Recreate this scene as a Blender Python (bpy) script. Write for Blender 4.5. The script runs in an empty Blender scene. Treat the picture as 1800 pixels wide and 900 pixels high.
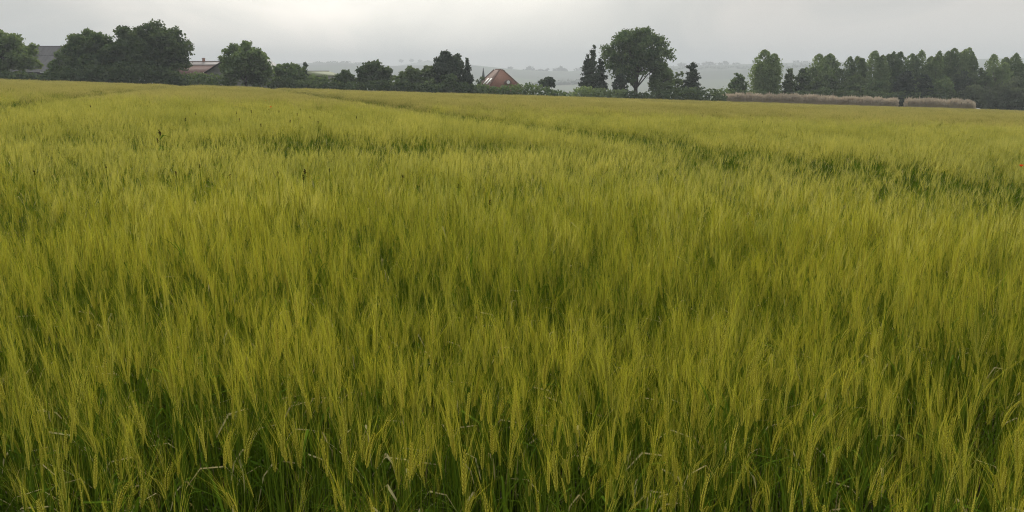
import bpy, math, random
import numpy as np
from mathutils import Vector, Matrix, Euler

# ------------------------------------------------------------------ camera, world, sun, exposure
SC = bpy.context.scene
COL = SC.collection
F = 1386.0                      # focal length in pixels of the 1800 px wide photograph
PITCH = math.atan(322.0 / F)
CAMZ = 1.80
cam = bpy.data.cameras.new('camera')
cam.sensor_width = 36.0
cam.lens = 36.0 * F / 1800.0
cam.clip_start = 0.05
cam.clip_end = 20000
cam_o = bpy.data.objects.new('camera', cam)
COL.objects.link(cam_o)
cam_o.location = (0, 0, CAMZ)
cam_o.rotation_euler = (math.pi / 2 - PITCH, 0, 0)
SC.camera = cam_o

SUN_EL = math.radians(33.0)
SUN_AZ = math.radians(-8.0)      # measured from +Y towards +X
sund = Vector((math.sin(SUN_AZ) * math.cos(SUN_EL), math.cos(SUN_AZ) * math.cos(SUN_EL), math.sin(SUN_EL)))

world = bpy.data.worlds.new('World')
SC.world = world
world.use_nodes = True
nt = world.node_tree
nt.nodes.clear()


def N(tree, t, **kw):
    n = tree.nodes.new(t)
    for k, v in kw.items():
        if k == 'ins':
            for a, b in v.items():
                n.inputs[a].default_value = b
        else:
            setattr(n, k, v)
    return n


def ramp(tree, stops, interp='LINEAR'):
    n = tree.nodes.new('ShaderNodeValToRGB')
    n.color_ramp.interpolation = interp
    e = n.color_ramp.elements
    while len(e) < len(stops):
        e.new(0.5)
    for i, (p, c) in enumerate(stops):
        e[i].position = p
        e[i].color = (*c, 1) if len(c) == 3 else c
    return n


L = nt.links.new
wo = N(nt, 'ShaderNodeOutputWorld')
bg = N(nt, 'ShaderNodeBackground', ins={'Strength': 0.1})
sky = N(nt, 'ShaderNodeTexSky', sky_type='NISHITA', sun_disc=False)
sky.sun_elevation = SUN_EL
sky.sun_rotation = SUN_AZ
sky.dust_density = 4.0
tc = N(nt, 'ShaderNodeTexCoord')
# soft stratus structure, stretched along the horizon
mp = N(nt, 'ShaderNodeMapping')
mp.inputs['Scale'].default_value = (1.0, 1.0, 1.7)
L(tc.outputs['Generated'], mp.inputs['Vector'])
no = N(nt, 'ShaderNodeTexNoise', ins={'Scale': 3.4, 'Detail': 5.0, 'Roughness': 0.5, 'Distortion': 0.6})
L(mp.outputs[0], no.inputs['Vector'])
cl = ramp(nt, [(0.39, (0.33, 0.352, 0.355)), (0.50, (0.405, 0.415, 0.405)), (0.62, (0.54, 0.52, 0.49))])
L(no.outputs['Fac'], cl.inputs[0])
# bright veil of cloud in front of the sun
vd = N(nt, 'ShaderNodeVectorMath', operation='DOT_PRODUCT')
vd.inputs[1].default_value = sund
L(tc.outputs['Generated'], vd.inputs[0])
gl = N(nt, 'ShaderNodeMapRange', interpolation_type='SMOOTHERSTEP',
       ins={'From Min': 0.78, 'From Max': 1.0, 'To Min': 0.0, 'To Max': 1.0})
L(vd.outputs['Value'], gl.inputs['Value'])
no2 = N(nt, 'ShaderNodeMath', operation='MULTIPLY_ADD')
L(no.outputs['Fac'], no2.inputs[0])
no2.inputs[1].default_value = 1.1
no2.inputs[2].default_value = 0.42
gm = N(nt, 'ShaderNodeMath', operation='MULTIPLY')
L(gl.outputs[0], gm.inputs[0])
L(no2.outputs[0], gm.inputs[1])
glc = N(nt, 'ShaderNodeVectorMath', operation='SCALE')
glc.inputs[0].default_value = (1.35, 1.25, 1.08)
L(gm.outputs[0], glc.inputs['Scale'])
addc = N(nt, 'ShaderNodeVectorMath', operation='ADD')
L(cl.outputs[0], addc.inputs[0])
L(glc.outputs[0], addc.inputs[1])
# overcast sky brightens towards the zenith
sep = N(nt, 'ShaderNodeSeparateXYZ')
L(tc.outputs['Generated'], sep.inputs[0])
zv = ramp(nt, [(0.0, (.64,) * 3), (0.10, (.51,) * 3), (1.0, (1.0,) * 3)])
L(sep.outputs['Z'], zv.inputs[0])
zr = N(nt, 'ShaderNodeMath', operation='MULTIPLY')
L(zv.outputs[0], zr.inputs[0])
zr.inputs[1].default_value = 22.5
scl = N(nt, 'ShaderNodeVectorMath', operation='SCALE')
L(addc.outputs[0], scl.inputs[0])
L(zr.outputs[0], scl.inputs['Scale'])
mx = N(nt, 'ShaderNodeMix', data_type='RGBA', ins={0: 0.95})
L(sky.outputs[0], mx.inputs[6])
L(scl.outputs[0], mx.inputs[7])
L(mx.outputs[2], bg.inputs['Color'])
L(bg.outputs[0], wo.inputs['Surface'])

sl = bpy.data.lights.new('sun', 'SUN')
sl.energy = 1.5
sl.angle = math.radians(10)
sl.color = (1.0, 0.965, 0.90)
sun_o = bpy.data.objects.new('sun', sl)
COL.objects.link(sun_o)
sun_o.rotation_euler = (-sund).to_track_quat('-Z', 'Y').to_euler()

SC.view_settings.view_transform = 'Standard'
SC.view_settings.look = 'None'
SC.view_settings.exposure = 0.22
SC.view_settings.gamma = 1.0
SC.render.engine = 'CYCLES'
SC.cycles.max_bounces = 6
SC.cycles.diffuse_bounces = 3
SC.cycles.transmission_bounces = 3
SC.cycles.transparent_max_bounces = 4
SC.cycles.volume_bounces = 0
SC.cycles.use_denoising = True
SC.cycles.denoiser = 'OPENIMAGEDENOISE'
SC.cycles.denoising_input_passes = 'RGB_ALBEDO_NORMAL'
SC.cycles.denoising_prefilter = 'NONE'
SC.cycles.pixel_filter_type = 'BLACKMAN_HARRIS'
SC.cycles.filter_width = 1.15
SC.cycles.sample_clamp_indirect = 4.0

# ------------------------------------------------------------------ helpers
CP, SP = math.cos(PITCH), math.sin(PITCH)


def ray(px, py):
    """direction through a photograph pixel, scaled so that its forward component is 1"""
    y = (450 - py) / F
    Yf = y * SP + CP
    return ((px - 900) / F / Yf, (y * CP - SP) / Yf)


def at(px, py, Y):
    u, v = ray(px, py)
    return Vector((u * Y, Y, CAMZ + v * Y))


def sstep(a, b, x):
    t = np.clip((np.asarray(x, float) - a) / (b - a), 0, 1)
    return t * t * (3 - 2 * t)


_pr = np.random.RandomState(77)
_G = _pr.rand(256, 256)


def vnoise(x, y):
    x = np.asarray(x, float)
    y = np.asarray(y, float)
    xi = np.floor(x).astype(int)
    yi = np.floor(y).astype(int)
    fx, fy = x - xi, y - yi
    fx = fx * fx * (3 - 2 * fx)
    fy = fy * fy * (3 - 2 * fy)
    a = _G[xi & 255, yi & 255]
    b = _G[(xi + 1) & 255, yi & 255]
    c = _G[xi & 255, (yi + 1) & 255]
    d = _G[(xi + 1) & 255, (yi + 1) & 255]
    return (a + (b - a) * fx) * (1 - fy) + (c + (d - c) * fx) * fy - 0.5


AX, AY = -0.0312, -0.0222       # the field falls gently to the right and away
RIDGE = [(-900, 118), (0, 114), (300, 112), (470, 113), (560, 111), (600, 110), (640, 113), (690, 116), (760, 115), (830, 116),
         (900, 123), (950, 126), (1000, 127), (1035, 124), (1060, 120), (1120, 119), (1180, 117), (1230, 115), (1300, 113),
         (1350, 112), (1400, 110), (1450, 109), (1600, 107), (1720, 105), (1800, 104), (2700, 104)]
RU = [ray(a, 120)[0] for a, b in RIDGE]
RV = [ray(a, b)[1] for a, b in RIDGE]
RH = 3300.0


def ground_z(x, y):
    x = np.asarray(x, float)
    y = np.asarray(y, float)
    P = AX * np.clip(x, -260, 260) + AY * np.clip(y, -150, 300)
    r = np.hypot(x, y)
    z = P * (1 - sstep(330, 760, r)) + (-40.0) * sstep(330, 760, r)
    fr = np.where(y > 1, 1, 0)
    u = np.clip(x / np.maximum(y, 1), -1.4, 1.4)
    v = np.interp(u, RU, RV)
    side = sstep(1.35, 0.95, np.abs(u)) * fr
    zr_ = (CAMZ + v * RH) * side + (1 - side) * (-20)
    t = sstep(1150, RH, np.maximum(y, 0) * fr + (1 - fr) * 0)
    z = z * (1 - t) + zr_ * t
    z = z + vnoise(x / 260.0, y / 260.0) * 14 * sstep(800, 1500, r) * (1 - sstep(RH * .9, RH, y))
    z = z - sstep(RH * 1.02, RH * 1.5, y) * 30 * fr
    return z


def gz(x, y):
    return float(ground_z(x, y))


class MB:
    """collects vertices and faces, builds ONE mesh object"""

    def __init__(s):
        s.V, s.F, s.n = [], [], 0

    def add(s, V, Fc, m=0):
        V = np.asarray(V, float).reshape(-1, 3)
        Fc = np.asarray(Fc, int)
        s.V.append(V)
        s.F.append((Fc + s.n, m))
        s.n += len(V)

    def merge(s, o, m=None):
        for V in o.V:
            s.V.append(V)
        for Fc, mm in o.F:
            s.F.append((Fc + s.n, mm if m is None else m))
        s.n += o.n

    def mesh(s, name, mats, smooth=False):
        me = bpy.data.meshes.new(name)
        V = np.concatenate(s.V) if s.V else np.zeros((0, 3))
        me.vertices.add(len(V))
        me.vertices.foreach_set('co', V.ravel())
        loops = np.concatenate([f.ravel() for f, m in s.F])
        tot = np.concatenate([np.full(len(f), f.shape[1]) for f, m in s.F])
        mi = np.concatenate([np.full(len(f), m) for f, m in s.F])
        st = np.concatenate([[0], np.cumsum(tot)[:-1]])
        me.loops.add(len(loops))
        me.loops.foreach_set('vertex_index', loops)
        me.polygons.add(len(tot))
        me.polygons.foreach_set('loop_start', st)
        me.polygons.foreach_set('material_index', mi)
        if smooth:
            me.polygons.foreach_set('use_smooth', np.ones(len(tot), bool))
        for m in mats if isinstance(mats, (list, tuple)) else [mats]:
            me.materials.append(m)
        me.update(calc_edges=True)
        me.validate()
        return me

    def build(s, name, mats, parent=None, smooth=False, loc=None):
        o = bpy.data.objects.new(name, s.mesh(name, mats, smooth))
        COL.objects.link(o)
        if parent is not None:
            o.parent = parent
        if loc is not None:
            o.location = loc
        return o


def tube(mb, pts, rad, sides=6, m=0, cap=True):
    pts = np.asarray(pts, float)
    n = len(pts)
    rad = np.broadcast_to(np.asarray(rad, float), (n,))
    d = np.gradient(pts, axis=0)
    d /= np.linalg.norm(d, axis=1)[:, None] + 1e-9
    ref = np.array([0.31, 0.95, 0.02]) if abs(d[0][2]) > .7 else np.array([0, 0, 1.0])
    a = np.cross(d, ref)
    a /= np.linalg.norm(a, axis=1)[:, None] + 1e-9
    b = np.cross(d, a)
    th = np.arange(sides) * 2 * math.pi / sides
    V = pts[:, None, :] + rad[:, None, None] * (a[:, None, :] * np.cos(th)[None, :, None] + b[:, None, :] * np.sin(th)[None, :, None])
    i = np.arange(n - 1)[:, None] * sides
    j = np.arange(sides)[None, :]
    k = (j + 1) % sides
    Fc = np.stack([i + j, i + k, i + k + sides, i + j + sides], -1).reshape(-1, 4)
    mb.add(V.reshape(-1, 3), Fc, m)
    if cap:
        mb.add(V[-1], np.arange(sides)[None, :], m)
        mb.add(V[0], np.arange(sides)[::-1][None, :], m)


def box(mb, x0, x1, y0, y1, z0, z1, m=0):
    V = [(x0, y0, z0), (x1, y0, z0), (x1, y1, z0), (x0, y1, z0), (x0, y0, z1), (x1, y0, z1), (x1, y1, z1), (x0, y1, z1)]
    mb.add(V, [(0, 3, 2, 1), (4, 5, 6, 7), (0, 1, 5, 4), (1, 2, 6, 5), (2, 3, 7, 6), (3, 0, 4, 7)], m)


def slab(mb, quad, t, m=0):
    """a plate of thickness t under the four corners given"""
    q = np.asarray(quad, float)
    n = np.cross(q[1] - q[0], q[3] - q[0])
    n /= np.linalg.norm(n)
    if n[2] < 0:
        q = q[::-1]
        n = -n
    V = np.concatenate([q, q - n * t])
    mb.add(V, [(0, 1, 2, 3), (7, 6, 5, 4), (0, 4, 5, 1), (1, 5, 6, 2), (2, 6, 7, 3), (3, 7, 4, 0)], m)


def tag(o, label=None, cat=None, group=None, kind=None):
    if label:
        o['label'] = label
    if cat:
        o['category'] = cat
    if group:
        o['group'] = group
    if kind:
        o['kind'] = kind
    return o


def thing(name, label, cat, loc=(0, 0, 0), rz=0.0, group=None):
    o = bpy.data.objects.new(name, None)
    o.empty_display_size = 0.3
    COL.objects.link(o)
    o.location = loc
    o.rotation_euler = (0, 0, rz)
    return tag(o, label, cat, group)


# ------------------------------------------------------------------ materials
def new_mat(name):
    m = bpy.data.materials.new(name)
    m.use_nodes = True
    m.node_tree.nodes.clear()
    return m, m.node_tree, m.node_tree.links.new


def leaf_mat(name, ca, cb, trans=0.35, tcol=None, scale=0.35, rnd=0.5, rough=None, gloss=0.025):
    """diffuse + translucent foliage whose colour wanders between ca and cb"""
    m, t, l = new_mat(name)
    out = N(t, 'ShaderNodeOutputMaterial')
    geo = N(t, 'ShaderNodeNewGeometry')
    noi = N(t, 'ShaderNodeTexNoise', ins={'Scale': scale, 'Detail': 4.0, 'Roughness': 0.6})
    l(geo.outputs['Position'], noi.inputs['Vector'])
    oi = N(t, 'ShaderNodeObjectInfo')
    mr = N(t, 'ShaderNodeMapRange', ins={'From Min': 0.3, 'From Max': 0.7, 'To Min': 0.0, 'To Max': 1.0 - rnd * .5})
    l(noi.outputs['Fac'], mr.inputs['Value'])
    ma = N(t, 'ShaderNodeMath', operation='MULTIPLY_ADD')
    l(oi.outputs['Random'], ma.inputs[0])
    ma.inputs[1].default_value = rnd
    l(mr.outputs[0], ma.inputs[2])
    ma2 = N(t, 'ShaderNodeMath', operation='MULTIPLY_ADD')
    ma2.inputs[1].default_value = 0.35
    ma2.inputs[2].default_value = -0.15
    l(geo.outputs['Random Per Island'], ma2.inputs[0])
    ma3 = N(t, 'ShaderNodeMath', operation='ADD', use_clamp=True)
    l(ma.outputs[0], ma3.inputs[0])
    l(ma2.outputs[0], ma3.inputs[1])
    mix = N(t, 'ShaderNodeMix', data_type='RGBA')
    mix.inputs[6].default_value = (*ca, 1)
    mix.inputs[7].default_value = (*cb, 1)
    l(ma3.outputs[0], mix.inputs[0])
    df = N(t, 'ShaderNodeBsdfDiffuse')
    tr = N(t, 'ShaderNodeBsdfTranslucent')
    l(mix.outputs[2], df.inputs['Color'])
    hs = N(t, 'ShaderNodeMix', data_type='RGBA', blend_type='MULTIPLY', ins={0: 1.0})
    l(mix.outputs[2], hs.inputs[6])
    hs.inputs[7].default_value = (*(tcol or (1.2, 1.15, .6)), 1)
    l(hs.outputs[2], tr.inputs['Color'])
    ms = N(t, 'ShaderNodeMixShader', ins={0: trans})
    l(df.outputs[0], ms.inputs[1])
    l(tr.outputs[0], ms.inputs[2])
    last = ms
    if rough is not None:
        gb = N(t, 'ShaderNodeBsdfGlossy', ins={'Roughness': rough})
        gb.inputs['Color'].default_value = (1, 1, 1, 1)
        m2 = N(t, 'ShaderNodeMixShader', ins={0: gloss})
        l(ms.outputs[0], m2.inputs[1])
        l(gb.outputs[0], m2.inputs[2])
        last = m2
    l(last.outputs[0], out.inputs['Surface'])
    return m


def plain_mat(name, ca, cb, scale=1.0, rough=0.8, stretch=(1, 1, 1), bump=0.0, obj=True):
    m, t, l = new_mat(name)
    out = N(t, 'ShaderNodeOutputMaterial')
    tcn = N(t, 'ShaderNodeTexCoord')
    mpn = N(t, 'ShaderNodeMapping')
    mpn.inputs['Scale'].default_value = stretch
    l(tcn.outputs['Object'], mpn.inputs[0])
    noi = N(t, 'ShaderNodeTexNoise', ins={'Scale': scale, 'Detail': 6.0, 'Roughness': 0.6})
    l(mpn.outputs[0], noi.inputs['Vector'])
    r = ramp(t, [(0.32, ca), (0.68, cb)])
    l(noi.outputs['Fac'], r.inputs[0])
    p = N(t, 'ShaderNodeBsdfPrincipled', ins={'Roughness': rough})
    l(r.outputs[0], p.inputs['Base Color'])
    if bump:
        b = N(t, 'ShaderNodeBump', ins={'Strength': bump, 'Distance': 0.05})
        l(noi.outputs['Fac'], b.inputs['Height'])
        l(b.outputs[0], p.inputs['Normal'])
    l(p.outputs[0], out.inputs['Surface'])
    return m


M = {}
M['awn'] = leaf_mat('awn', (0.19, 0.235, 0.009), (0.54, 0.51, 0.042), 0.45, (1.1, 1.08, .8), scale=0.5, rnd=0.55, rough=0.5, gloss=0.05)
M['awn_mid'] = leaf_mat('awn_painted_sheen', (0.21, 0.24, 0.026), (0.60, 0.55, 0.115), 0.45, (1.1, 1.08, .8), scale=0.5, rnd=0.5, rough=0.5, gloss=0.05)  # same awns farther out, pale backlit sheen painted into the colour
M['ear'] = leaf_mat('ear', (0.22, 0.25, 0.014), (0.58, 0.53, 0.060), 0.25, scale=0.7, rnd=0.5, rough=0.45)
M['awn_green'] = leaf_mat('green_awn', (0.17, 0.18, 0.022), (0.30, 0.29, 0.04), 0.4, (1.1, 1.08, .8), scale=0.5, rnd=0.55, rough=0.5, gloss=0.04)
M['stem'] = leaf_mat('stem', (0.05, 0.125, 0.010), (0.16, 0.22, 0.02), 0.15, scale=0.7, rnd=0.6)
M['blade'] = leaf_mat('blade', (0.035, 0.085, 0.008), (0.10, 0.165, 0.014), 0.3, scale=0.7, rnd=0.6)
M['dry'] = leaf_mat('dry_blade', (0.26, 0.22, 0.09), (0.46, 0.42, 0.22), 0.3, scale=3.0, rnd=0.5)
M['far'] = leaf_mat('crop_tops', (0.32, 0.30, 0.092), (0.54, 0.485, 0.175), 0.4, (1.1, 1.05, .7), scale=0.06, rnd=0.45)  # far ears and awns, paleness of grazing backlight put into the colour

M['soil'] = plain_mat('soil', (0.035, 0.026, 0.016), (0.09, 0.068, 0.04), 9.0, 0.95, bump=0.5)
M['leaf_dark'] = leaf_mat('foliage_dark', (0.040, 0.066, 0.042), (0.125, 0.172, 0.088), 0.35, scale=0.45)
M['leaf_mid'] = leaf_mat('foliage_mid', (0.052, 0.094, 0.050), (0.175, 0.240, 0.112), 0.38, scale=0.45)
M['leaf_light'] = leaf_mat('foliage_light', (0.080, 0.132, 0.068), (0.215, 0.285, 0.145), 0.4, scale=0.45)
M['leaf_conifer'] = leaf_mat('foliage_conifer', (0.030, 0.048, 0.042), (0.092, 0.122, 0.084), 0.2, scale=0.5)
M['leaf_willow'] = leaf_mat('foliage_willow', (0.060, 0.085, 0.060), (0.16, 0.195, 0.125), 0.35, scale=0.45)
M['leaf_far'] = leaf_mat('foliage_far', (0.02, 0.035, 0.02), (0.035, 0.055, 0.025), 0.2, scale=0.02)
M['reed'] = leaf_mat('reed', (0.46, 0.385, 0.295), (0.60, 0.515, 0.41), 0.25, (1, .95, .85), scale=0.5, rnd=0.2)
M['reed_low'] = leaf_mat('reed_stem', (0.36, 0.31, 0.20), (0.50, 0.42, 0.29), 0.2, (1, .95, .85), scale=0.5, rnd=0.2)
M['bark'] = plain_mat('bark', (0.035, 0.028, 0.02), (0.09, 0.075, 0.055), 3.0, 0.95, (1, 1, .2))


# ------------------------------------------------------------------ ground, hills
def terrain():
    rs = np.concatenate([np.arange(0, 40, 2.0), np.arange(40, 400, 10.0), np.arange(400, 1000, 30.0),
                         np.arange(1000, 3200, 60.0), np.arange(3200, 3420, 20.0), np.arange(3440, 5300, 200.0)])
    rs[0] = 0.01
    th = np.radians(np.concatenate([np.arange(-62, 62, 0.5), np.arange(62, 298, 4.0)]))
    R, T = np.meshgrid(rs, th, indexing='ij')
    X, Y = R * np.sin(T), R * np.cos(T)
    Z = ground_z(X, Y)
    V = np.stack([X, Y, Z], -1).reshape(-1, 3)
    nr, ntt = len(rs), len(th)
    i = np.arange(nr - 1)[:, None] * ntt
    j = np.arange(ntt)[None, :]
    k = (j + 1) % ntt
    Fc = np.stack([i + j, i + ntt + j, i + ntt + k, i + k], -1)
    far = (rs[:-1][:, None] >= 999) & (j < 248)
    return V, Fc[~far], Fc[far]


m, t, l = new_mat('ground')
out = N(t, 'ShaderNodeOutputMaterial')
geo = N(t, 'ShaderNodeNewGeometry')
sepn = N(t, 'ShaderNodeSeparateXYZ')
l(geo.outputs['Position'], sepn.inputs[0])
n1 = N(t, 'ShaderNodeTexNoise', ins={'Scale': 7.0, 'Detail': 8.0, 'Roughness': 0.7})
l(geo.outputs['Position'], n1.inputs['Vector'])
r1 = ramp(t, [(0.3, (0.022, 0.017, 0.011)), (0.55, (0.07, 0.052, 0.03)), (0.75, (0.13, 0.10, 0.055))])
l(n1.outputs['Fac'], r1.inputs[0])
vlen = N(t, 'ShaderNodeVectorMath', operation='LENGTH')
l(geo.outputs['Position'], vlen.inputs[0])
mr = N(t, 'ShaderNodeMapRange', ins={'From Min': 205.0, 'From Max': 225.0})
l(vlen.outputs['Value'], mr.inputs['Value'])
n2 = N(t, 'ShaderNodeTexNoise', ins={'Scale': 0.02, 'Detail': 5.0})
l(geo.outputs['Position'], n2.inputs['Vector'])
r2 = ramp(t, [(0.35, (0.05, 0.085, 0.028)), (0.65, (0.11, 0.14, 0.045))])
l(n2.outputs['Fac'], r2.inputs[0])
mx_ = N(t, 'ShaderNodeMix', data_type='RGBA')
l(mr.outputs[0], mx_.inputs[0])
l(r1.outputs[0], mx_.inputs[6])
l(r2.outputs[0], mx_.inputs[7])
p = N(t, 'ShaderNodeBsdfPrincipled', ins={'Roughness': 0.95})
l(mx_.outputs[2], p.inputs['Base Color'])
l(p.outputs[0], out.inputs['Surface'])
M['ground'] = m

m, t, l = new_mat('hill_fields')
out = N(t, 'ShaderNodeOutputMaterial')
geo = N(t, 'ShaderNodeNewGeometry')
mpn = N(t, 'ShaderNodeMapping')
mpn.inputs['Scale'].default_value = (1 / 700, 1 / 800, 0)
mpn.inputs['Rotation'].default_value = (0, 0, 0.5)
l(geo.outputs['Position'], mpn.inputs[0])
vor = N(t, 'ShaderNodeTexVoronoi', ins={'Scale': 1.0, 'Randomness': 0.8})
l(mpn.outputs[0], vor.inputs['Vector'])
sepc = N(t, 'ShaderNodeSeparateColor')
l(vor.outputs['Color'], sepc.inputs[0])
rc = ramp(t, [(0.0, (0.035, 0.065, 0.027)), (0.35, (0.055, 0.10, 0.035)), (0.55, (0.022, 0.042, 0.022)), (0.75, (0.085, 0.12, 0.045)), (0.95, (0.11, 0.12, 0.06))], 'CONSTANT')
l(sepc.outputs[0], rc.inputs[0])
n2 = N(t, 'ShaderNodeTexNoise', ins={'Scale': 0.012, 'Detail': 6.0})
l(geo.outputs['Position'], n2.inputs['Vector'])
mm = N(t, 'ShaderNodeMix', data_type='RGBA', blend_type='MULTIPLY', ins={0: 0.6})
l(rc.outputs[0], mm.inputs[6])
l(n2.outputs['Color'], mm.inputs[7])
p = N(t, 'ShaderNodeBsdfPrincipled', ins={'Roughness': 0.95})
l(mm.outputs[2], p.inputs['Base Color'])
l(p.outputs[0], out.inputs['Surface'])
M['hill'] = m

V, Fg, Fh = terrain()
mb = MB()
mb.add(V, Fg)
g = mb.build('ground', M['ground'], smooth=True)
tag(g, kind='structure')
used = np.unique(Fh)
re = np.zeros(len(V), int)
re[used] = np.arange(len(used))
mb = MB()
mb.add(V[used], re[Fh])
tag(mb.build('hills', M['hill'], smooth=True), kind='structure')


def distant_ridge():
    prof = [(560, 125), (640, 121), (690, 117), (720, 112), (742, 108), (765, 107), (800, 110), (840, 115), (900, 121), (960, 128)]
    pr = np.array([a for a, b in prof])
    pv = np.array([b for a, b in prof])
    px = np.arange(560, 960, 5)
    rows = []
    for k, (Y, dv) in enumerate([(3900, 30), (4300, 12), (4700, 0), (4900, 2), (5100, 14)]):
        for a in px:
            b = np.interp(a, pr, pv) + dv
            q = at(a, b, Y)
            rows.append(q)
    V = np.array(rows)
    n = len(px)
    i = np.arange(4)[:, None] * n
    j = np.arange(n - 1)[None, :]
    Fc = np.stack([i + j, i + j + 1, i + n + j + 1, i + n + j], -1).reshape(-1, 4)
    mb = MB()
    mb.add(V, Fc)
    tag(mb.build('distant_hills', M['hill'], smooth=True), kind='structure')


distant_ridge()


# ------------------------------------------------------------------ foliage
def leaves(mb, C, s, rng, flat=0.0, vert=0.0, asp=1.5, m=0):
    n = len(C)
    if n == 0:
        return
    a = rng.randn(n, 3)
    if vert:
        a[:, 2] += np.sign(a[:, 2]) * vert * 3
    a /= np.linalg.norm(a, axis=1)[:, None]
    b = rng.randn(n, 3)
    if flat:
        a[:, 2] *= (1 - flat)
        b[:, 2] *= (1 - flat)
        a /= np.linalg.norm(a, axis=1)[:, None]
    b -= a * (a * b).sum(1)[:, None]
    b /= np.linalg.norm(b, axis=1)[:, None]
    s = np.broadcast_to(np.asarray(s, float), (n,))[:, None] * (0.7 + 0.6 * rng.rand(n, 1))
    k = np.cross(a, b) * s * 0.18
    V = np.stack([C - a * s * asp * .5, C + b * s * .5 + k, C + a * s * asp * .5, C - b * s * .5 + k], 1).reshape(-1, 3)
    Fc = np.arange(4 * n).reshape(-1, 4)
    mb.add(V, Fc, m)


def rdir(rng, n):
    d = rng.randn(n, 3)
    return d / np.linalg.norm(d, axis=1)[:, None]


def crown_round(rng, W, H, zb, leaf=0.5, dens=1.0, nl=None, airy=0.0, vert=0.0, tip=0.0, rs=0.80):
    """lobed broadleaf crown; returns MB and lobe centres"""
    a, c = W / 2, (H - zb) / 2
    cz = zb + c
    nl = nl or int(60 + W * H * .32)
    mb = MB()
    ce = []
    d = rdir(rng, nl)
    if zb > .1 * H:
        d[:, 2] = np.where(d[:, 2] < -0.75, -d[:, 2], d[:, 2])
    else:                       # crown full down to the ground
        d[:, 2] = rng.rand(nl) * 2 - 1
        hr = (1 - np.abs(d[:, 2]) ** np.where(d[:, 2] < 0, 5, 2.2)) ** .5 / np.hypot(d[:, 0], d[:, 1])
        d[:, 0] *= hr
        d[:, 1] *= hr
    rr = (0.30 + 0.62 * rng.rand(nl) ** .6)
    shape = 1 - tip * np.clip(d[:, 2], 0, 1)
    C = np.stack([d[:, 0] * a * rr * shape, d[:, 1] * a * rr * shape, cz + d[:, 2] * c * rr], 1)
    R = rs * min(W, 2 * c) * (0.23 - .135 * np.clip((rr - .3) / .62, 0, 1)) * (.75 + .6 * rng.rand(nl))
    for q, r in zip(C, R):
        k = int(dens * 3.1 * r * r / (leaf * leaf) * 4)
        k = max(k, 12)
        e = rdir(rng, k)
        e[:, 2] = np.where((e[:, 2] < 0) & (rng.rand(k) < .5), -e[:, 2], e[:, 2])
        rad = r * (rng.rand(k) ** (0.45 if not airy else 0.9)) * (1 + .16 * np.clip(rng.randn(k), -2, 1.7))
        P = q + e * rad[:, None] * np.array([1.1, 1.1, .9])
        leaves(mb, P, leaf, rng, vert=vert)
    return mb, C


def crown_poplar(rng, W, H, zb, leaf=0.45, dens=1.0, spires=3):
    spires = spires + 2
    mb = MB()
    Cs = []
    for k in range(spires):
        x0 = (rng.rand() - .5) * W * .7 if spires > 1 else 0
        y0 = (rng.rand() - .5) * W * .5 if spires > 1 else 0
        h = H * (1 - .26 * rng.rand()) if k else H
        R = W * (.22 + .09 * rng.rand())
        n = int(dens * 16 * R * (h - zb) / (leaf * leaf) * .45)
        t = rng.rand(n) ** .85
        prof = np.minimum(1, (1 - t) * 6) ** .55 * (0.7 + .3 * np.minimum(1, t * 4))
        # upward sweeping tufts
        tu = 16
        ang0 = rng.rand(tu) * 6.28
        ti = rng.randint(0, tu, n)
        ang = ang0[ti] + rng.randn(n) * .35 + t * 1.2
        rad = R * prof * (.35 + .65 * rng.rand(n) ** .5) * (1 + .12 * rng.randn(n))
        rad *= 1 + .22 * np.sin(t * 31 + ang0[ti] * 3)
        P = np.stack([x0 + rad * np.cos(ang), y0 + rad * np.sin(ang), zb + (h - zb) * t], 1)
        leaves(mb, P, leaf, rng, vert=.25)
        Cs.append((x0, y0, h * .8))
    return mb, np.array(Cs)


def crown_conifer(rng, W, H, zb, leaf=0.45, dens=1.0, gap=0.0, droop=0.3, power=0.85):
    mb = MB()
    nw = int((H - zb) / .75)
    for i in range(nw):
        t = (i + rng.rand() * .6) / nw
        z = zb + (H - zb) * t
        R = W / 2 * (1 - t) ** power * (0.8 + .4 * rng.rand()) + .15
        nb = int(8 + 5 * (1 - t))
        for b in range(nb):
            if rng.rand() < gap:
                continue
            an = rng.rand() * 6.283
            zj = rng.randn() * .4
            Rb = R * (.55 + .5 * rng.rand())
            k = max(4, int(dens * 7 * Rb / leaf))
            s = rng.rand(k) ** .7
            w = .16 * Rb * (1 - s * .5) + .1
            P = np.stack([np.cos(an) * Rb * s + rng.randn(k) * w, np.sin(an) * Rb * s + rng.randn(k) * w,
                          z + zj - droop * Rb * s * s + .12 * Rb * s ** 3 + rng.randn(k) * .16], 1)
            leaves(mb, P, leaf, rng, flat=.35)
    return mb, np.array([[0, 0, H * .97]])


def trunk_mb(rng, H, r, C, top=.6, limbs=8, lean=0.0):
    mb = MB()
    n = 7
    z = np.linspace(-.4, H * top, n)
    wob = np.cumsum(rng.randn(n, 2) * H * .006, 0)
    pts = np.stack([wob[:, 0] + lean * z, wob[:, 1], z], 1)
    rad = r * (1 - .72 * np.linspace(0, 1, n))
    rad[0] *= 1.35
    tube(mb, pts, rad, 7)
    idx = rng.permutation(len(C))[:limbs]
    for i in idx:
        q = C[i]
        s = .35 + .55 * rng.rand()
        st = pts[int(np.clip(s * n, 2, n - 1))]
        if q[2] < st[2]:
            st = pts[2]
        mid = (st + q) / 2 + np.array([0, 0, .12 * np.linalg.norm(q - st)]) * .6
        tube(mb, [st, mid, q], [r * .32, r * .2, r * .06], 5, cap=False)
    return mb


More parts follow.
